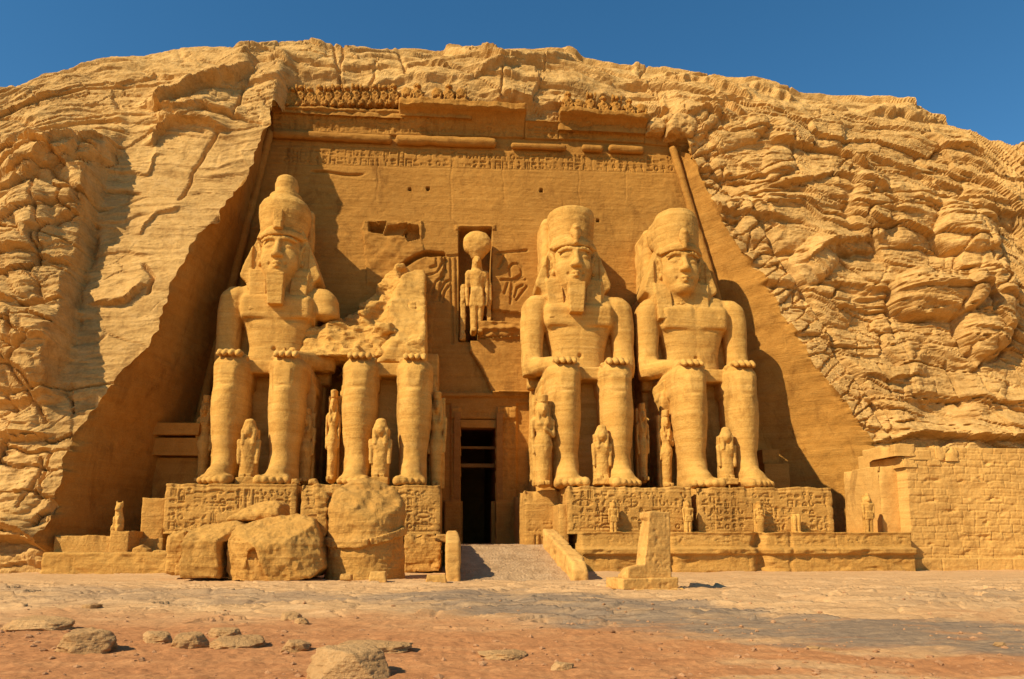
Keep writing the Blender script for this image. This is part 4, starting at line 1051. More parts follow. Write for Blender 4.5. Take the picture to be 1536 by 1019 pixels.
# ------------------------------------------------------------------ small standing figures
def fig_mesh(kind):
    s = Sdf((-1.15, -1.0, -.05), (1.15, 1.1, 6.35), .055)
    if kind in ('queen', 'worn'):
        s.add(box((0, .62, 2.9), (.82, .3, 2.9), .06))
        s.add(cone((0, .1, .25), (0, .05, 2.7), .50, .66, (.92, 1.2, 1)), .2); s.add(cone((0, .05, 2.7), (0, .1, 3.6), .64, .46, (.95, 1.3, 1)), .3)
        s.add(ell((0, .08, 4.05), (.70, .42, .58)), .3); s.add(cone((-.62, .1, 4.4), (.62, .1, 4.4), .24, .24), .2)
        for g in (-1, 1): s.add(ell((.27*g, -.28, 4.1), (.2, .16, .2)), .12); s.add(box((.24*g, -.35, .14), (.2, .55, .15), .08), .1)
        s.add(cone((-.86, .12, 4.3), (-.86, .05, 3.2), .19, .16), .12); s.add(cone((-.86, .05, 3.2), (-.80, -.1, 2.2), .16, .13), .1)
        s.add(cone((.86, .12, 4.3), (.82, -.05, 3.4), .19, .16), .12)
        if kind == 'queen': s.add(cone((.82, -.05, 3.4), (.1, -.45, 3.75), .16, .13), .1)
        else: s.add(cone((.82, -.05, 3.4), (.78, -.1, 2.3), .16, .13), .1)
        s.add(ell((0, .15, 5.1), (.56, .48, .66)), .1); s.add(cone((-.42, -.05, 5.0), (-.38, -.22, 4.15), .2, .15), .1); s.add(cone((.42, -.05, 5.0), (.38, -.22, 4.15), .2, .15), .1)
        s.add(ell((0, -.15, 5.08), (.33, .36, .43)), .05); s.sub(ell((-.14, -.52, 5.14), (.09, .08, .05)), .05); s.sub(ell((.14, -.52, 5.14), (.09, .08, .05)), .05)
        s.add(cone((0, -.5, 5.12), (0, -.54, 4.98), .05, .07), .05); s.sub(cone((-.1, -.52, 4.86), (.1, -.52, 4.86), .025, .025), .04)
        s.add(lathe((0, .12), [(5.6, .42), (6.1, .48), (6.15, .1)]), .08)
    elif kind == 'child':
        s.add(box((0, .55, 2.6), (.8, .35, 2.6), .1)); s.add(box((0, 0, .3), (.85, .8, .32), .05))
        s.add(cone((0, .1, .9), (0, .1, 3.2), .62, .52, (.85, 1.2, 1)), .2); s.add(ell((0, .1, 3.7), (.8, .5, .7)), .3)
        for g in (-1, 1): s.add(cone((.86*g, .1, 4.0), (.82*g, -.05, 2.0), .24, .17), .15); s.add(box((.3*g, -.25, .75), (.24, .5, .2), .1), .1)
        s.add(ell((0, .1, 5.1), (.68, .58, .85)), .15); s.add(cone((-.5, -.1, 5.0), (-.45, -.25, 3.8), .26, .2), .1); s.add(cone((.5, -.1, 5.0), (.45, -.25, 3.8), .26, .2), .1)
        s.add(ell((0, -.22, 5.0), (.4, .38, .5)), .05); s.add(ell((0, .1, 5.85), (.45, .4, .3)), .2)
    elif kind == 'king':
        s.add(box((0, .6, 2.9), (.6, .25, 2.9), .06))
        for g in (-1, 1): s.add(cone((.3*g, .05, .2), (.3*g, .05, 2.6), .24, .36, (1, 1.05, 1)), .12); s.add(box((.3*g, -.35, .14), (.2, .5, .14), .08), .1); s.add(cone((.82*g, .1, 4.4), (.76*g, 0, 2.5), .22, .16), .12)
        s.add(prism([(-.62, 2.2), (.62, 2.2), (.5, 3.3), (-.5, 3.3)], -.35, .5, 1, .08), .15)
        s.add(cone((0, .1, 3.2), (0, .1, 4.2), .42, .60, (.9, 1.3, 1)), .2); s.add(cone((-.62, .1, 4.45), (.62, .1, 4.45), .26, .26), .2)
        s.add(ell((0, -.05, 5.15), (.36, .38, .46)), .1); s.add(prism([(-.38, 5.6), (.38, 5.6), (.74, 4.6), (-.74, 4.6)], -.05, .5, 1, .08), .1)
        s.add(ell((0, .08, 5.75), (.3, .3, .45)), .15)
    elif kind == 'legs':
        for g in (-1, 1): s.add(cone((.36*g, .05, .3), (.34*g, .05, 3.0), .30, .42), .1); s.add(box((.36*g, -.3, .2), (.28, .6, .2), .1), .1)
        s.add(box((0, .5, 1.7), (.7, .3, 1.7), .1), .1)
    elif kind == 'animal':      # seated, worn animal-headed figure
        s.add(ell((0, .1, 1.6), (.95, .85, 1.7)), .3); s.add(cone((0, .2, 2.6), (0, 0, 4.3), .85, .62), .4)
        for g in (-1, 1): s.add(ell((.62*g, -.25, 1.0), (.36, .8, .95)), .2); s.add(cone((.42*g, -.55, 3.2), (.36*g, -.7, .4), .24, .2), .15); s.add(ell((.36*g, -.85, .2), (.26, .4, .2)), .1); s.add(cone((.5*g, .1, 5.3), (.62*g, .1, 6.2), .22, .14), .1)
        s.add(ell((0, -.1, 4.9), (.62, .66, .75)), .2); s.add(ell((0, -.62, 4.75), (.34, .34, .34)), .15); s.add(box((0, .1, 5.6), (.55, .4, .45), .2), .2)
    return s.mesh()
FM = {}
def figure(label, kind, px, ytop, ybot, Y, name='standing_statue', cat='statue', rz=0.0, seed=0, fat=1.0, worn=.12, cut=None, mat=None, group='small figures carved around the colossi'):
    if kind not in FM: FM[kind] = fig_mesh(kind)
    V, Q = FM[kind]
    a, b = P(px, ybot, Y), P(px, ytop, Y); full = {'queen': 6.15, 'worn': 6.15, 'child': 6.1, 'king': 6.2, 'legs': 3.4, 'animal': 6.3}[kind]
    k = (b[2]-a[2])/full
    W_ = weather(V+np.array([seed*3.1, 0, 0]), Q, big=.04, bigs=.9, fine=.02, fines=.25, strata=.015, seed=700+seed, crumble=worn*.5, cs=.9)-np.array([seed*3.1, 0, 0])
    W_ = W_*np.array([k*fat, k, k])
    o = mesh_from(name, W_, Q, mat or M_stat); o.location = a; o.rotation_euler = (0, 0, rz); return tag(o, label, cat, group)
figure('small worn child figure between the shins of the leftmost colossus', 'child', 370, 629, 727, 47.2, seed=1)
figure('small worn child figure between the shins of the broken colossus', 'child', 569, 628, 727, 47.2, seed=2)
figure('small worn child figure between the shins of the bearded right colossus', 'child', 904, 638, 727, 47.4, seed=3)
figure('small worn child figure between the shins of the beardless rightmost colossus', 'child', 1092, 641, 727, 47.4, seed=4)
figure('tall queen figure beside the left shin of the bearded right colossus, next to the doorway', 'queen', 815, 592, 729, 47.4, seed=5, fat=.8)
figure('tall worn standing figure between the thrones of the two left colossi, nearer the leftmost', 'worn', 456, 612, 724, 49.6, seed=6, fat=.8)
figure('narrow worn standing figure left of the broken colossus, lit along one side', 'worn', 497, 585, 722, 48.6, seed=7, fat=.5)
figure('tall worn standing figure right of the broken colossus, left of the doorway', 'worn', 654, 587, 732, 49.2, seed=8, fat=.62)
figure('tall worn standing figure left of the beardless rightmost colossus, half in shadow', 'queen', 1001, 615, 731, 49.2, seed=9, fat=.62)
figure('narrow eroded standing figure right of the bearded right colossus', 'worn', 966, 605, 722, 49.4, seed=10, fat=.5)
figure('dim standing figure left of the leftmost colossus, deep in shadow', 'worn', 303, 592, 724, 52.6, seed=11, fat=.6)
TGp = 'statuettes standing along the terrace'
figure('small statuette on the terrace nearest the ramp, before the carved pedestal', 'king', 921, 750, 801, 44.4, seed=12, worn=.2, group=TGp)
figure('small statuette on the terrace in front of the gap between the right pedestals', 'king', 1033, 749, 801, 44.4, seed=13, worn=.2, group=TGp)
figure('small statuette on the terrace before the middle of the rightmost pedestal', 'queen', 1141, 752, 801, 44.4, seed=14, worn=.2, fat=1.1, group=TGp)
figure('broken pair of statuette legs on the terrace before the rightmost pedestal', 'legs', 1196, 771, 801, 44.4, 'broken_statue', seed=15, worn=.25, group=TGp)
figure('slim statuette standing alone at the right end of the terrace near the brick wall', 'king', 1305, 739, 801, 44.8, seed=16, worn=.08, group=TGp)
figure('small seated animal statue with pricked ears on the far left step', 'animal', 176, 752, 802, 45.0, 'animal_statue', seed=17, worn=.12, group=None, rz=-.3)

# the god in the niche: striding falcon-headed figure under a big sun disc
def niche_god():
    Y = 56.9; a = P(715, 503, Y); b = P(713, 344, Y); H = b[2]-a[2]
    t = thing('niche_statue', 'falcon headed god with a round sun disc standing in the niche over the doorway', 'statue', a)
    k = H/9.0
    s = Sdf((-1.6, -1.2, -.1), (1.6, 1.2, 7.3), .06)
    for g in (-1, 1):
        s.add(cone((.34*g, .1-.3*(g < 0), .2), (.32*g, .1, 3.0), .30, .44), .1); s.add(box((.34*g, -.4-.3*(g < 0), .15), (.24, .6, .15), .1), .1)
        s.add(cone((.98*g, .1, 5.15), (1.02*g, .1, 3.7), .24, .19), .15); s.add(cone((1.02*g, .1, 3.7), (.95*g, -.1, 2.5), .19, .15), .1)
    s.add(prism([(-.72, 2.3), (.72, 2.3), (.55, 3.8), (-.55, 3.8)], -.4, .5, 1, .1), .2)
    s.add(cone((0, .1, 3.6), (0, .1, 4.8), .48, .72, (.9, 1.25, 1)), .3); s.add(cone((-.78, .1, 5.1), (.78, .1, 5.1), .3, .3), .3)
    s.add(cone((0, .1, 5.2), (0, .05, 5.8), .34, .36), .2); s.add(ell((0, -.05, 6.15), (.48, .55, .52)), .2)
    s.add(cone((0, -.5, 6.15), (0, -.78, 5.95), .2, .06), .15); s.add(prism([(-.45, 6.4), (.45, 6.4), (.62, 5.2), (-.62, 5.2)], .05, .45, 1, .1), .15)
    V, Q = s.mesh(); V = weather(V, Q, big=.07, bigs=.9, fine=.02, fines=.25, seed=801, crumble=.03, cs=.7); mesh_from('body', V*k*np.array([.8, .9, 1]), Q, M_stat, t)
    d = Sdf((-1.5, -1.2, 6.4), (1.5, 1.2, 9.2), .07); d.add(ell((0, .1, 7.75), (1.18, .75, 1.12))); d.add(ell((0, .2, 6.75), (.5, .4, .4)), .3)
    V, Q = d.mesh(); V = weather(V, Q, big=.05, bigs=.9, fine=.02, fines=.25, seed=805); mesh_from('sun_disc', V*k, Q, M_stat, t)
    for o_, w_ in ((-1.12, .22), (1.0, .2)):
        p = Sdf((o_-.6, -.3, -.5), (o_+.6, 1.3, 4.6), .07); p.add(box((o_, .5, 2.0), (w_, .45, 2.4), .1)); V, Q = p.mesh(); V = weather(V, Q, big=.07, bigs=.8, fine=.02, seed=807, crumble=.2); mesh_from('side_post', V*k, Q, M_stat, t)
niche_god()

# ------------------------------------------------------------------ row of baboons along the top
def baboon(v):
    s = Sdf((-.8, -.95, -.05), (.8, .95, 2.55), .05)
    s.add(ell((0, .05, .85), (.52, .50, .85)), .2); s.add(ell((0, -.05, 1.35), (.55, .48, .55)), .2)       # mane
    if v != 2:
        s.add(ell((0, -.15, 2.0), (.38, .40, .36)), .12); s.add(ell((0, -.52, 1.88), (.2, .26, .17)), .1)
        s.sub(ell((-.15, -.52, 2.06), (.08, .08, .06)), .05); s.sub(ell((.15, -.52, 2.06), (.08, .08, .06)), .05)
    for g in (-1, 1):
        s.add(ell((.38*g, -.2, .45), (.24, .45, .45)), .12); s.add(ell((.34*g, -.6, .12), (.16, .3, .12)), .08)
        if v == 0: s.add(cone((.5*g, -.1, 1.5), (.46*g, -.55, 1.95), .15, .12), .08); s.add(ell((.46*g, -.58, 2.08), (.12, .1, .16)), .05)
        else: s.add(cone((.5*g, -.1, 1.5), (.36*g, -.5, .7), .15, .12), .08)
    s.add(box((0, .6, 1.0), (.5, .35, 1.0), .15), .15)
    V, Q = s.mesh(); V = weather(V, Q, big=.09, bigs=.6, fine=.03, fines=.2, seed=820+v, crumble=.35, cs=.5)
    me = mesh_from('baboon_statue', V, Q, M_wall)
    return me
protos = [baboon(0), baboon(1), baboon(2)]
k = 0
LBL = ['raised paws', 'lowered paws', 'its head broken off']
ORD = 'first second third fourth fifth sixth seventh eighth ninth tenth eleventh twelfth thirteenth fourteenth fifteenth sixteenth seventeenth eighteenth'.split()
def row(pxs, yb, Y, hpx, gname, where, order, i0=0):
    global k
    for i, (p_, y_) in enumerate(zip(pxs, yb)):
        v = order[i % len(order)]
        o = protos[v] if not protos[v].users_collection or protos[v].get('label') is None else protos[v].copy()
        if o.name not in C.objects: C.objects.link(o)
        a = P(p_, y_, Y); h = P(p_, y_-hpx, Y)[2]-a[2]; sc = h/2.4
        o.location = a; sc *= 1.1; o.scale = (sc*(.95+.08*math.sin(i*2.3)), sc, sc*(1+.06*math.sin(i*3.1+1))); o.rotation_euler = (0, 0, .12*math.sin(i*1.7))
        tag(o, f'{ORD[i+i0]} baboon carving from the left in the {where} row, with {LBL[v]}', 'carved baboon', gname)
row(np.linspace(424, 590, 13), np.linspace(166, 163, 13), 58.0, 31, 'baboons of the left row', 'longer left', [0, 1, 0, 1, 1, 0, 0, 1, 0])
row([610, 626, 655, 674, 691], [160, 160, 161, 161, 162], 57.5, 31, 'baboons of the left row', 'longer left', [2, 1, 2, 1, 2], 13)
row([852, 868, 886, 905, 924, 943, 962], [174, 175, 176, 178, 180, 182, 184], 57.7, 30, 'baboons of the right row', 'shorter right', [1, 2, 0, 1, 0, 1, 2])
slab('frieze_ledge', P(408, 168, 57.4)[0], P(606, 168, 57.4)[0], 57.5, 60.5, P(500, 171, 57.4)[2], P(500, 164.5, 57.4)[2], M_wall, FACADE, FOFF, 831, .08, None, chip=.2)
slab('frieze_ledge', P(600, 168, 57)[0], P(708, 168, 57)[0], 57.3, 60.5, P(650, 172, 57)[2], P(650, 165, 57)[2], M_wall, FACADE, FOFF, 833, .08, None, chip=.2)
slab('frieze_ledge', P(838, 180, 57.2)[0], P(972, 190, 57.2)[0], 57.5, 60.8, P(900, 194, 57.2)[2], P(900, 184, 57.2)[2], M_wall, FACADE, FOFF, 835, .08, None, chip=.25)

# ------------------------------------------------------------------ fallen pieces of the second colossus
def rubble(name, label, pts, Y, dep, seed, cuts=(), cat='stone block', mat=None, h=.07, r=.12, extra=None, group=None, tilt=None, big=.10, crumble=.25, ridge=.08):
    """a fallen piece: its outline (photo pixels at depth Y) given depth and broken faces"""
    q = px2l(pts, Y); xs = [a for a, b in q]; zs = [b for a, b in q]; cx, z0 = sum(xs)/len(xs), min(zs)
    s = Sdf((min(xs)-.3, Y-dep*.35-.3, z0-.3), (max(xs)+.3, Y+dep*.65+.3, max(zs)+.3), h)
    s.add(prism(q, Y-dep*.35, Y+dep*.65, 1, r))
    for n, pt, kk in cuts: s.cutp(n, P(*pt), kk, .10, .9, seed)
    if extra: extra(s, cx, Y, z0)
    V, Q = s.mesh(); V = weather(V, Q, big=big, bigs=1.0, fine=.025, fines=.25, strata=.04, seed=seed, sfreq=2.5, crumble=crumble, cs=.8)
    if ridge: V = V+vnormals(V, Q)*(ridge*(ridged(V[:, 0]/1.3+V[:, 2]*.5, V[:, 1]/1.3, V[:, 2]/.7, 3, seed+3)-.6))[:, None]
    o = mesh_from(name, V-np.array([cx, Y, z0]), Q, mat or M_block, None, False); o.location = (cx, Y, z0)
    return tag(o, label, cat, group)
YB = 35.2
def drum(s, cx, Y, z0):
    s.F[:] = 10
    s.add(cone((cx+.05, Y+1.6, z0-1.0), (cx-.10, Y+1.7, z0+3.0), 1.94, 1.86))
    s.add(ell((cx, Y+1.8, z0+3.0), (1.85, 1.8, 1.75)), .4)
    s.cut((.15, -.75, .9), np.dot(np.array((.15, -.75, .9))/np.linalg.norm((.15, -.75, .9)), (cx-.1, Y+.75, z0+3.72)), .25, .25, 1.2, 907)
    s.cut((0, 0, -1), -(z0-.25))
    # the raised band that curves round the drum
    X = s.ax[0][:, None, None]; Yg = s.ax[1][None, :, None]; Z = s.ax[2][None, None, :]
    zb = z0+1.62+.35*((X-cx)/1.9)**2+.12*(X-cx); band = np.maximum(np.abs(Z-zb)-.19, np.hypot(X-cx, Yg-Y-1.65)-2.09)
    band = np.where((X-cx > -1.9), band, 9); band = np.maximum(band, .35-(np.abs(X-cx-.38)*8))
    s.F = np.minimum(s.F, np.maximum(band, Yg-Y-1.4).astype(np.float32))
rubble('fallen_drum', 'huge rounded fallen drum of stone with a raised curved band, left of the ramp', [(484,868),(484,722),(603,722),(603,868)], YB, 4.4, 901, extra=drum, cat='fallen stone', big=.05, crumble=.10, ridge=.03)
rubble('fallen_block', 'largest fallen angular block with a sloping top, directly left of the banded drum', [(334,872),(342,808),(352,790),(392,774),(440,770),(468,776),(480,800),(488,852),(470,866),(420,873)], YB-.3, 4.6, 911, [((-.12, -.62, 1), (410, 786, YB-.2), .06), ((.55, -.8, .25), (470, 820, YB-.9), .05), ((-.75, -.75, -.12), (372, 840, YB-1.3), .03), ((.1, -1, -.1), (420, 830, YB-1.65), .05)], 'fallen stone', extra=lambda s, cx, Y, z0: s.sub(prism(px2l([(358,878),(370,826),(382,822),(406,878)], Y-1.2), Y-3, Y-.7, 1, .02)), r=.05, big=.05, crumble=.12, ridge=.05)
rubble('fallen_block', 'upright fallen block with a sheer dark side, at the left of the big fallen block', [(282,868),(283,796),(300,786),(350,780),(372,790),(366,830),(352,866)], YB+.6, 3.4, 921, [((-.1, -.55, 1), (325, 792, YB+.5), .05), ((.85, -.6, .05), (334, 830, YB-.3), .03)], 'fallen stone', extra=lambda s, cx, Y, z0: s.sub(prism(px2l([(331,873),(333,814),(372,798),(372,873)], Y-.8), Y-3, Y+.4, 1, .02)), r=.05, big=.04, crumble=.10, ridge=.04)
rubble('fallen_slab', 'flat rough slab lying on top of the fallen blocks', [(345,782),(360,766),(385,753),(412,749),(424,756),(424,776),(392,782)], YB+2.0, 2.6, 931, [((-.15, -.5, 1), (390, 756, YB+2.0), .1)], 'fallen stone', big=.05, crumble=.15, ridge=.05)
rubble('fallen_block', 'small upright fallen block with a cap at the left end of the fallen pile', [(254,858),(256,802),(268,796),(284,798),(284,862),(268,862)], YB+1.6, 1.8, 941, [], 'fallen stone', r=.2)
rubble('fallen_block', 'tall thin slab leaning behind the left side of the banded drum', [(474,806),(476,744),(484,736),(494,738),(492,820)], YB+1.2, 1.6, 951, [], 'fallen stone', r=.15)
rubble('fallen_block', 'dark squared block behind the drum beside the left ramp wall', [(606,858),(606,800),(650,800),(662,812),(660,858)], 42.4, 1.2, 961, [], 'stone block', r=.08, big=.05)
for i, (lb, pts, Y) in enumerate([
    ('small pale cube of stone on the ground at the foot of the drum, further left', [(511,871),(511,861),(528,861),(528,871)], 34.0),
    ('small pale cube of stone on the ground in front of the drum, nearer the ramp', [(554,877),(555,858),(579,857),(580,877)], 33.0),
    ('flat squared stone on the ground against the left ramp wall', [(638,880),(640,863),(668,862),(671,880)], 32.8),
    ('low grey stone beside the left ramp wall, behind the flat squared stone', [(652,812),(655,801),(676,803),(676,815)], 40.0),
    ('rounded rubble lump on the left terrace tier before the dark recess', [(196,834),(200,822),(214,817),(224,824),(226,834)], 43.9),
    ('low flat rubble lump on the left terrace tier, right of the rounded lump', [(224,834),(232,825),(252,826),(258,834)], 43.9),
    ('squat stone at the foot of the left terrace, beside the fallen pile', [(262,864),(264,848),(276,842),(284,852),(282,864)], 36.0),
    ('small round stone left on the edge of the left pedestal top', [(437,727),(438,719),(446,718),(450,727)], 45.5),
    ('small round stone on the pedestal top, right of the other round stone', [(462,727),(464,719),(474,718),(478,727)], 45.5)]):
    rubble('stone_block', lb, pts, Y, .9 if i < 4 else .6, 970+i, [], 'stone', r=.05 if i < 4 else .15, h=.04, big=.03, crumble=.06, ridge=.02, mat=M_brick if i < 3 else M_block)

# ------------------------------------------------------------------ ramp walls
def ramp_wall(label, prof, x0, x1, seed):
    """prof: (Y, z) outline of the wall seen from the side"""
    zs = [b for a, b in prof]; ys = [a for a, b in prof]
    s = Sdf((x0-.1, min(ys)-.1, -.3), (x1+.1, max(ys)+.1, max(zs)+.1), .07)
    s.add(prism(prof, x0, x1, 0, .12)); V, Q = s.mesh(); V = weather(V, Q, big=.06, bigs=1.2, fine=.02, fines=.25, strata=.02, seed=seed, crumble=.15, cs=.7)
    o = mesh_from('ramp_wall', V-np.array([x0, min(ys), 0]), Q, M_brick); o.location = (x0, min(ys), 0); return tag(o, label, 'ramp wall', 'walls beside the entrance ramp')
xw = PG(668, 872)[0]; xe = PG(691, 872)[0]
ramp_wall('straight low stone wall on the left side of the gravel ramp', [(34.2, -.2), (34.2, 1.75), (34.8, 2.0), (36.5, 2.05), (44.5, 2.45), (44.5, -.2)], xw, xe, 991)
xw2, xe2 = PG(862, 872)[0], PG(888, 872)[0]
ramp_wall('sloping rounded stone wall on the right side of the gravel ramp', [(34.0, -.2), (34.0, .45), (34.4, .85), (35.6, 1.12), (39, 1.7), (44.6, 2.55), (44.6, -.2)], xw2, xe2, 993)

# ------------------------------------------------------------------ stela on steps, in front of the terrace
YS = 26.9
st = thing('stone_stela', 'upright L-shaped stone stela on stepped slabs standing alone on the forecourt', 'stela', P(968, 887, YS), None, .26)
def sp(name, pts, y0, y1, r=.02, carve=None, seed=0, mat=None):
    q = px2l(pts, YS); xs = [a for a, b in q]; zs = [b for a, b in q]
    s = Sdf((min(xs)-.1, y0-.1, min(zs)-.1), (max(xs)+.1, y1+.1, max(zs)+.1), .032); s.add(prism(q, y0, y1, 1, r))
    if carve: carve(s)
    V, Q = s.mesh(); V = weather(V, Q, big=.018, bigs=.5, fine=.008, fines=.12, seed=seed, crumble=.05, cs=.3); mesh_from(name, V-np.array(st.location), Q, mat or M_brick, st)
def carve(s):
    q = px2l([(930,862),(936,852),(958,847),(964,800),(967,782),(960,770),(900,770),(900,862)], YS)
    s.sub(prism([(a+.10, b) for a, b in q], YS-.15, YS+.55, 1, .02), .03)
sp('upright', [(932,868),(932,851),(960,846),(966,800),(968,770),(972,767),(1003,769),(1005,868)], YS-.30, YS+.45, .02, carve, 1001)
sp('step', [(921,884),(922,867),(1013,866),(1014,884)], YS-.45, YS+.95, .02, None, 1003)
sp('base_slab', [(938,892),(938,882),(1018,882),(1019,892)], YS-.62, YS+1.15, .02, None, 1005)

# ------------------------------------------------------------------ masonry wall on the right
def masonry():
    Y0 = 44.6; t = thing('masonry_wall', 'pale sunlit wall of small irregular stone courses at the far right', 'stone wall', (P(1440, 860, Y0)[0], Y0, 0))
    x0 = P(1366, 800, Y0)[0]; x1 = P(1536, 800, Y0)[0]+14; zt = P(1420, 672, Y0)[2]
    n = int((x1-x0)/.05); m = int((zt+.2)/.05); X = np.linspace(x0, x1, n)[None]+np.zeros((m, 1)); Z = np.linspace(-.2, zt, m)[:, None]+0*X
    Xw = X+.12*fbm(X/1.2, Z/1.2, .3, 2, 1011); Zw = Z+.10*fbm(X/1.8, Z/1.2, .6, 3, 1012)
    r = np.floor(Zw/.47); fz = Zw/.47-r; off = np.array(_h(r.astype(np.int64), r.astype(np.int64)*3, np.int64(5)) & 255)/255.
    wdt = .75+.5*off; u = (Xw+off*3)/wdt; c = np.floor(u); fx = u-c
    ed = np.minimum(np.minimum(fz, 1-fz)*.47, np.minimum(fx, 1-fx)*wdt)
    rr = (_h(r.astype(np.int64), c.astype(np.int64), np.int64(9)) & 255)/255.
    jm = np.clip(.75+1.2*fbm(X/2.2, Z/1.5, .4, 2, 1019), .12, 1)
    d = .055*jm*sstep(0, .045, ed)+.035*(rr-.5)+.04*fbm(X/.9, Z/.5, .2, 3, 1013)+.015*fbm(X/.2, Z/.2, .2, 2, 1014)
    d -= .25*np.clip(fbm(X/1.3, Z/.6, .9, 3, 1015)-.45, 0, 1)
    d = np.where(Z < .75, .16+.05*fbm(X/2, Z/1, .3, 3, 1016)+.015*fbm(X/.2, Z/.2, .2, 2, 1017)-.06*np.exp(-((X-np.round(X/2.4)*2.4)/.03)**2), d)
    F = np.stack([X, Y0-d, Z], -1); top = F[-1:].copy(); top[..., 1] = 50; top[..., 2] += .0
    lf = np.concatenate([F, top])[:, :1].copy(); lf[..., 1] = 50
    G = np.concatenate([lf, np.concatenate([F, top])], 1)
    mesh_from('stone_courses', G.reshape(-1, 3)-np.array(t.location), grid_quads(*G.shape[:2]), M_brick, t)
    # ragged coping blocks
    for i, (a, b, ya, yb) in enumerate([(1362,1402,676,690),(1402,1416,668,690),(1340,1372,668,684),(1352,1374,686,700),(1416,1436,672,690)]):
        sl = slab('coping_stone', P(a, 680, Y0)[0], P(b, 680, Y0)[0], Y0-.1-.02*i, Y0+3.5, P(1400, yb, Y0)[2]-.02*i, P(1400, ya, Y0)[2]+.02*i, M_brick, t, t.location, 1020+i, .06, None, chip=.25)
    # plain end pier
    slab('end_pier', P(1327, 780, 45.4)[0], P(1369, 780, 45.4)[0], 45.6, 50, 0, P(1345, 698, 45.4)[2], M_brick, t, t.location, 1031, .07, None, chip=.2)
    slab('end_pier', P(1322, 780, 45.9)[0], P(1334, 780, 45.9)[0], 45.95, 50, 0, P(1345, 728, 45.9)[2], M_brick, t, t.location, 1033, .07, None, chip=.2)
masonry()

# tumbled boulders that fill the right upper corner of the recess
for i, (lb, pts, Y, d_) in enumerate([
    ('round boulder lodged at the right end of the cornice, nearest the baboon row', [(968,202),(970,188),(980,180),(994,182),(1000,194),(996,204)], 57.6, 2.0),
    ('large boulder lodged in the top right corner over the slanting side wall', [(998,206),(1000,186),(1012,174),(1034,176),(1044,192),(1036,212),(1016,208)], 57.2, 3.0),
    ('small boulder wedged between the two larger corner boulders', [(988,190),(992,176),(1006,172),(1014,184),(1006,194)], 57.6, 2.0)]):
    rubble('boulder', lb, pts, Y, d_, 1050+i, [], 'boulder', M_cliff, .09, .5, group='boulders in the upper right corner', ridge=.12)
# ------------------------------------------------------------------ ground
def attr_mat():
    m = bpy.data.materials.new('forecourt_ground'); m.use_nodes = True; nt = m.node_tree; b = nt.nodes['Principled BSDF']
    b.inputs['Roughness'].default_value = .95; b.inputs['Specular IOR Level'].default_value = .1
    co = nt.nodes.new('ShaderNodeNewGeometry').outputs['Position']
    def at(n):
        a = nt.nodes.new('ShaderNodeAttribute'); a.attribute_name = n; return a.outputs['Fac']
    med = noise_n(nt, co, .9, 7, .7, (1, 2.2, 1)); fin = noise_n(nt, co, 9, 6, .75); stk = noise_n(nt, co, 1.1, 7, .72, (.35, 2.6, 1), 1.0)
    soil = ramp(nt, med, [(.25, (.34, .14, .05)), (.5, (.445, .195, .07)), (.75, (.53, .26, .10))])
    rock = ramp(nt, stk, [(.25, (.40, .22, .09)), (.5, (.55, .32, .135)), (.75, (.63, .40, .19))])
    c = mixc(nt, at('soil'), rock, soil)
    pat = ramp(nt, stk, [(.35, (.20, .14, .088)), (.56, (.29, .195, .11)), (.76, (.48, .30, .14))])
    c = mixc(nt, at('patina'), c, pat)
    g = ramp(nt, fin, [(.2, (.66, .64, .62)), (.5, (1, 1, 1)), (.8, (1.22, 1.22, 1.2))]); c = mixc(nt, 1.0, c, g, 'MULTIPLY')
    nt.links.new(c, b.inputs['Base Color'])
    h = math_n(nt, 'ADD', math_n(nt, 'MULTIPLY', med, .5), math_n(nt, 'MULTIPLY', fin, .6)); h = math_n(nt, 'ADD', h, math_n(nt, 'MULTIPLY', stk, .6))
    bp = nt.nodes.new('ShaderNodeBump'); bp.inputs['Strength'].default_value = .6; bp.inputs['Distance'].default_value = .10
    nt.links.new(h, bp.inputs['Height']); nt.links.new(bp.outputs[0], b.inputs['Normal']); return m
M_ground = attr_mat()
yr = np.concatenate([np.linspace(-60, 5, 14)[:-1], 6.0*np.exp(np.linspace(math.log(5/6), math.log(46/6), 620)), np.linspace(46, 140, 14)[1:]])
uc = np.concatenate([np.linspace(-14, -.95, 16)[:-1], np.linspace(-.95, 1.15, 1000), np.linspace(1.15, 14, 16)[1:]])
Yg = np.repeat(yr[:, None], len(uc), 1); Xg = uc[None]*(np.abs(Yg)*.9+3)*.95+.05*Yg
px, py = proj(Xg, Yg, 0*Xg); vis = (Yg > 5)
def ground_h(X, Y):
    far = sstep(13, 20, Y+.12*X+2.5*fbm(X/6, Y/4, .4, 3, 1101))            # bare rock begins here
    h = .05*fbm(X/3, Y/3, .1, 3, 1103)+.03*fbm(X/.5, Y/.5, .1, 3, 1105)*(1-far)+.012*fbm(X/.14, Y/.14, .1, 2, 1107)*(1-far)
    # worn beds of rock: low steps running across
    w = Y*.55+1.1*fbm(X/5, Y/3, .2, 3, 1109)-.05*X; f = w-np.floor(w)
    h = h+far*(.16*(f**3)-.05+.05*fbm(X/1.6, Y/.7, .2, 4, 1111)+.02*fbm(X/.4, Y/.2, .2, 2, 1113))*(1-.6*sstep(30, 36, Y))
    c, r = cells(X/2.3+.3*Y/6, Y/1.1, 31); h = h+far*(.05*(r-.5)-.05*np.exp(-(c/.06)**2))*(1-sstep(28, 36, Y))
    st = 1-sstep(-.0, .35, np.abs(fbm(X/3.0, Y/1.5, .7, 3, 1115))); 
    return h
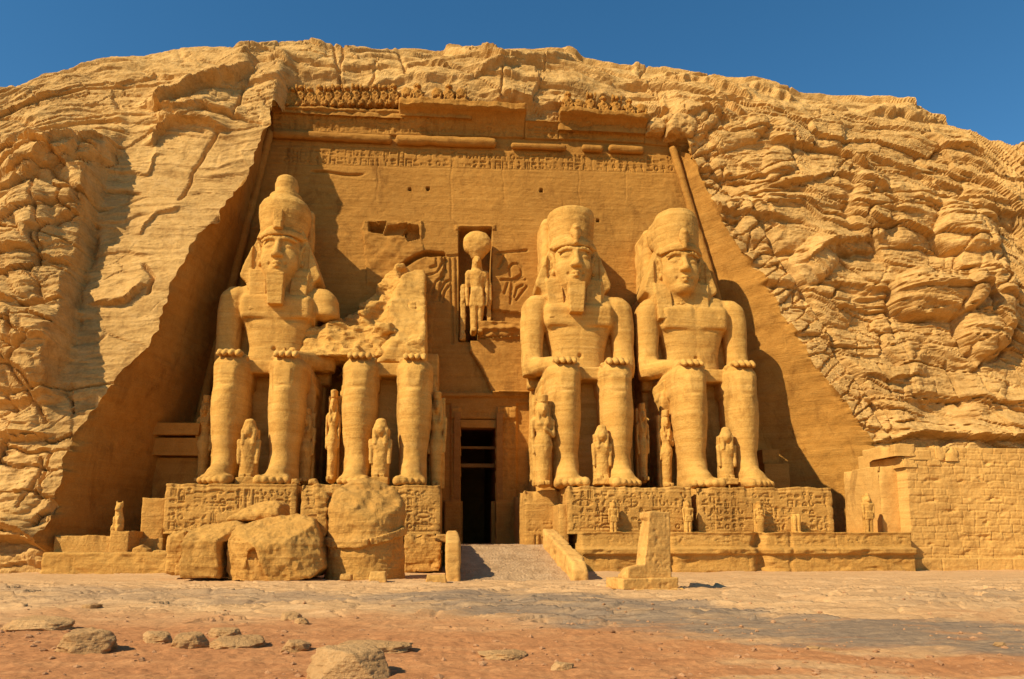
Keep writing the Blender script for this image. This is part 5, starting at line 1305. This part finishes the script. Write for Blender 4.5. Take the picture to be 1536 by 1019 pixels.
# (heights below 46 m only; the temple stands on the rest)
Zg = np.where((Yg > 4) & (Yg < 46.5), ground_h(Xg, np.clip(Yg, 4, 47)), 0)
def pxedge(pts): return np.interp(px, *np.array(pts).T)
top = pxedge([(0,878),(300,884),(520,892),(700,884),(900,892),(1060,906),(1180,919),(1536,933)]); bot = pxedge([(0,900),(400,905),(640,915),(800,934),(1000,948),(1200,966),(1536,988)])
wob = 6*fbm(Xg/2.5, Yg/1.2, .3, 3, 1121)
patn = sstep(-2, 5, py-top+wob*.6)*(1-sstep(-9, 9, py-bot+wob*2))*vis
patn = patn*np.interp(px, [0, 450, 640, 760, 1536], [.45, .65, .9, 1, 1])*np.clip(1.05+1.1*fbm(Xg/1.8, Yg/.5, .2, 4, 1123), .1, 1)
patn = np.maximum(patn, .45*vis*sstep(1250, 1400, px)*sstep(882, 890, py+wob)*(1-sstep(900, 912, py+wob))*np.clip(.6+fbm(Xg/2, Yg/.6, .2, 3, 1125), 0, 1))
soil = 1-sstep(12.5, 20, Yg+.10*Xg+3.0*fbm(Xg/6, Yg/4, .4, 3, 1101)+1.2*fbm(Xg/1.2, Yg/.9, .4, 3, 1127))
soil = np.clip(soil*(1-.75*sstep(880, 1150, px)*sstep(-.1, .25, fbm(Xg/3, Yg/1.4, .8, 3, 1131))), 0, 1)*1.0
soil = np.maximum(soil, .35*sstep(858, 866, py)*0)
G = mesh_from('ground', np.stack([Xg, Yg, Zg], -1).reshape(-1, 3), grid_quads(len(yr), len(uc)), M_ground, kind='structure')
for n_, a_ in (('soil', soil), ('patina', patn)):
    at_ = G.data.attributes.new(n_, 'FLOAT', 'POINT'); at_.data.foreach_set('value', np.ascontiguousarray(np.broadcast_to(a_, Xg.shape), np.float32).ravel())
# gravel ramp up to the door
M_grav = stone('ramp_gravel', (.46, .29, .14), (.26, .155, .07), (.62, .43, .24), .9, .2, 16, 3, .5, .05)
yv = np.linspace(33.8, 57.0, 330); u = np.linspace(0, 1, 170)[None]
x0 = np.interp(yv, [33.8, 45, 57], [PG(690, 872)[0], P(692, 818, 45)[0], P(689, 815, 57)[0]-.6])[:, None]; x1 = np.interp(yv, [33.8, 40, 45, 48.2, 57], [PG(872, 872)[0], P(850, 836, 40)[0], P(848, 818, 45)[0], P(800, 816, 48.2)[0]+1.5, P(790, 816, 57)[0]+1.5])[:, None]
Xr = x0+(x1-x0)*u; Yr = yv[:, None]+0*Xr; Zr = np.interp(yv, [33.8, 34.6, 45.2, 57], [-.12, .03, 1.58, 1.64])[:, None]+.035*fbm(Xr/.5, Yr/.5, .2, 3, 1141)+.03*fbm(Xr/.12, Yr/.12, .2, 2, 1143)
mesh_from('gravel_path', np.stack([Xr, Yr, Zr], -1).reshape(-1, 3), grid_quads(330, 170), M_grav, kind='structure', smooth=False)

M_boul = stone('boulder_stone', (.50, .285, .11), (.38, .20, .07), (.58, .36, .155), .8, .35, 11, 2.2, .5)
# ------------------------------------------------------------------ loose rocks in the foreground
def rock(label, px0, px1, ytop, ybot, seed, flat=1.0, boxy=.35, name='rock'):
    g = PG((px0+px1)/2, ybot); w = PG(px1, ybot)[0]-PG(px0, ybot)[0]
    hgt = max((ybot-ytop)*g[1]/FPX*1.05-.03*w, .16*w)
    n = 110; th, ph = np.meshgrid(np.linspace(0, 2*math.pi, n, endpoint=False), np.linspace(.02, math.pi-.02, n//2), indexing='ij')
    d = np.stack([np.cos(th)*np.sin(ph), np.sin(th)*np.sin(ph), np.cos(ph)], -1)
    r = 1/(np.abs(d)**4).sum(-1)**.25; r = 1+(r-1)*boxy*1.6
    p = d*r[..., None]; o = seed*3.3
    q = 1+.22*fbm(p[..., 0]*1.1+o, p[..., 1]*1.1, p[..., 2]*1.1, 3, seed)
    for k_ in range(7):       # split faces
        rr = np.random.default_rng(seed*31+k_); nn = rr.normal(size=3); nn[2] = abs(nn[2])*.8; nn = np.array([.06*rr.normal(), -.12, 1.]) if k_ == 0 else nn; nn /= np.linalg.norm(nn); dd = .80 if k_ == 0 else .74+.22*rr.random()
        t = (p*nn).sum(-1)*q; q = np.where(t > dd, q*dd/np.maximum(t, 1e-3), q)
    q = q*(1+.05*fbm(p[..., 0]*4+o, p[..., 1]*4, p[..., 2]*6, 5, seed+2))
    p = p*q[..., None]*np.array([w*.5, w*.38, hgt*.62]); p[..., 2] += hgt*.38
    i = np.arange(n*(n//2)).reshape(n, n//2); j = np.roll(i, -1, 0)
    Q = np.stack([i[:, :-1], j[:, :-1], j[:, 1:], i[:, 1:]], -1).reshape(-1, 4)[:, ::-1]
    o_ = mesh_from(name, p.reshape(-1, 3), Q, M_boul, None, True); o_.location = (g[0], g[1]+w*.33, float(ground_h(np.array([g[0]]), np.array([g[1]]))[0])-.02)
    return tag(o_, label, 'rock', 'loose rocks on the forecourt')
for i, (lb, a, b, t_, bo) in enumerate([
    ('long rounded boulder alone at the left of the foreground', 72, 156, 947, 982),
    ('large flat-topped boulder nearest the viewer, left of centre', 455, 586, 968, 1019),
    ('low flat stone at the left end of the line of stones', 208, 252, 950, 968),
    ('brown rounded stone second in the line of stones', 250, 309, 949, 974),
    ('small dark stone behind the line of stones', 306, 356, 944, 960),
    ('long low stone at the right end of the line of stones', 310, 392, 955, 974),
    ('small wedge stone between the line of stones and the flat-topped boulder', 418, 462, 958, 977),
    ('flat dark-edged slab just behind the flat-topped boulder', 500, 610, 960, 980),
    ('small flat stone behind the boulders near the centre', 720, 796, 972, 988),
    ('tiny pale stone lying at the bottom right of centre', 826, 862, 993, 1007),
    ('low dark ledge stone at the left edge of the foreground', -10, 92, 926, 946),
    ('small dark stone on the bare rock left of centre', 418, 450, 915, 929),
    ('flat stone on the bare rock, right of the small dark stone', 440, 462, 926, 936),
    ('thin pale stone on the bare rock at far left', 118, 146, 908, 916),
    ('thin pale stone on the dark rock right of centre', 1212, 1232, 969, 976),
    ('small stone beside the thin pale stone right of centre', 1234, 1254, 971, 978),
    ('small pale stone at the right edge of the foreground', 1494, 1512, 960, 969)]):
    rock(lb, a, b, t_, bo, 40+i)

M_pebble = stone('pebble_stone', (.42, .215, .095), (.30, .14, .055), (.52, .30, .14), .3, .3, 20, 3)
# grit and pebbles on the soil, far too many to count
r = np.random.default_rng(5); n = 2300
yy = 8.3*np.exp(r.random(n)**1.1*1.05); xx = (r.random(n)*2.05-.92)*(yy*.9+3)*.95+.05*yy
dens = fbm(xx/2.5, yy/1.6, .3, 3, 1201); kp = dens > -.15+.5*r.random(n)-.25; xx, yy = xx[kp], yy[kp]; n = len(xx)
sz = .012+.05*r.random(n)**4+.012*r.random(n)
ico = np.array([(0,0,1),(.9,0,.3),(.28,.85,.3),(-.72,.53,.3),(-.72,-.53,.3),(.28,-.85,.3),(.6,.4,-.5),(-.3,.7,-.5),(-.8,0,-.5),(-.2,-.75,-.5),(.6,-.4,-.5)], float)
fa = np.array([(0,1,2),(0,2,3),(0,3,4),(0,4,5),(0,5,1),(1,6,2),(2,7,3),(3,8,4),(4,9,5),(5,10,1),(6,7,2),(7,8,3),(8,9,4),(9,10,5),(10,6,1)])
V = ico[None]*(1+.45*(r.random((n, 11, 1))-.5))*(sz[:, None]*np.stack([np.ones(n)*1.3, np.ones(n), .55+.3*r.random(n)], 1))[:, None, :]
a_ = r.random(n)*6.28; c_, s_ = np.cos(a_)[:, None], np.sin(a_)[:, None]
V = np.stack([V[..., 0]*c_-V[..., 1]*s_+xx[:, None], V[..., 0]*s_+V[..., 1]*c_+yy[:, None], V[..., 2]+(ground_h(xx, yy)+sz*.15)[:, None]], -1)
pe = mesh_from('pebbles', V.reshape(-1, 3), (fa[None]+11*np.arange(n)[:, None, None]).reshape(-1, 3), M_pebble, kind='stuff', smooth=False)
pe['label'] = 'scattered small pebbles and grit on the reddish soil in the foreground'; pe['category'] = 'pebbles'
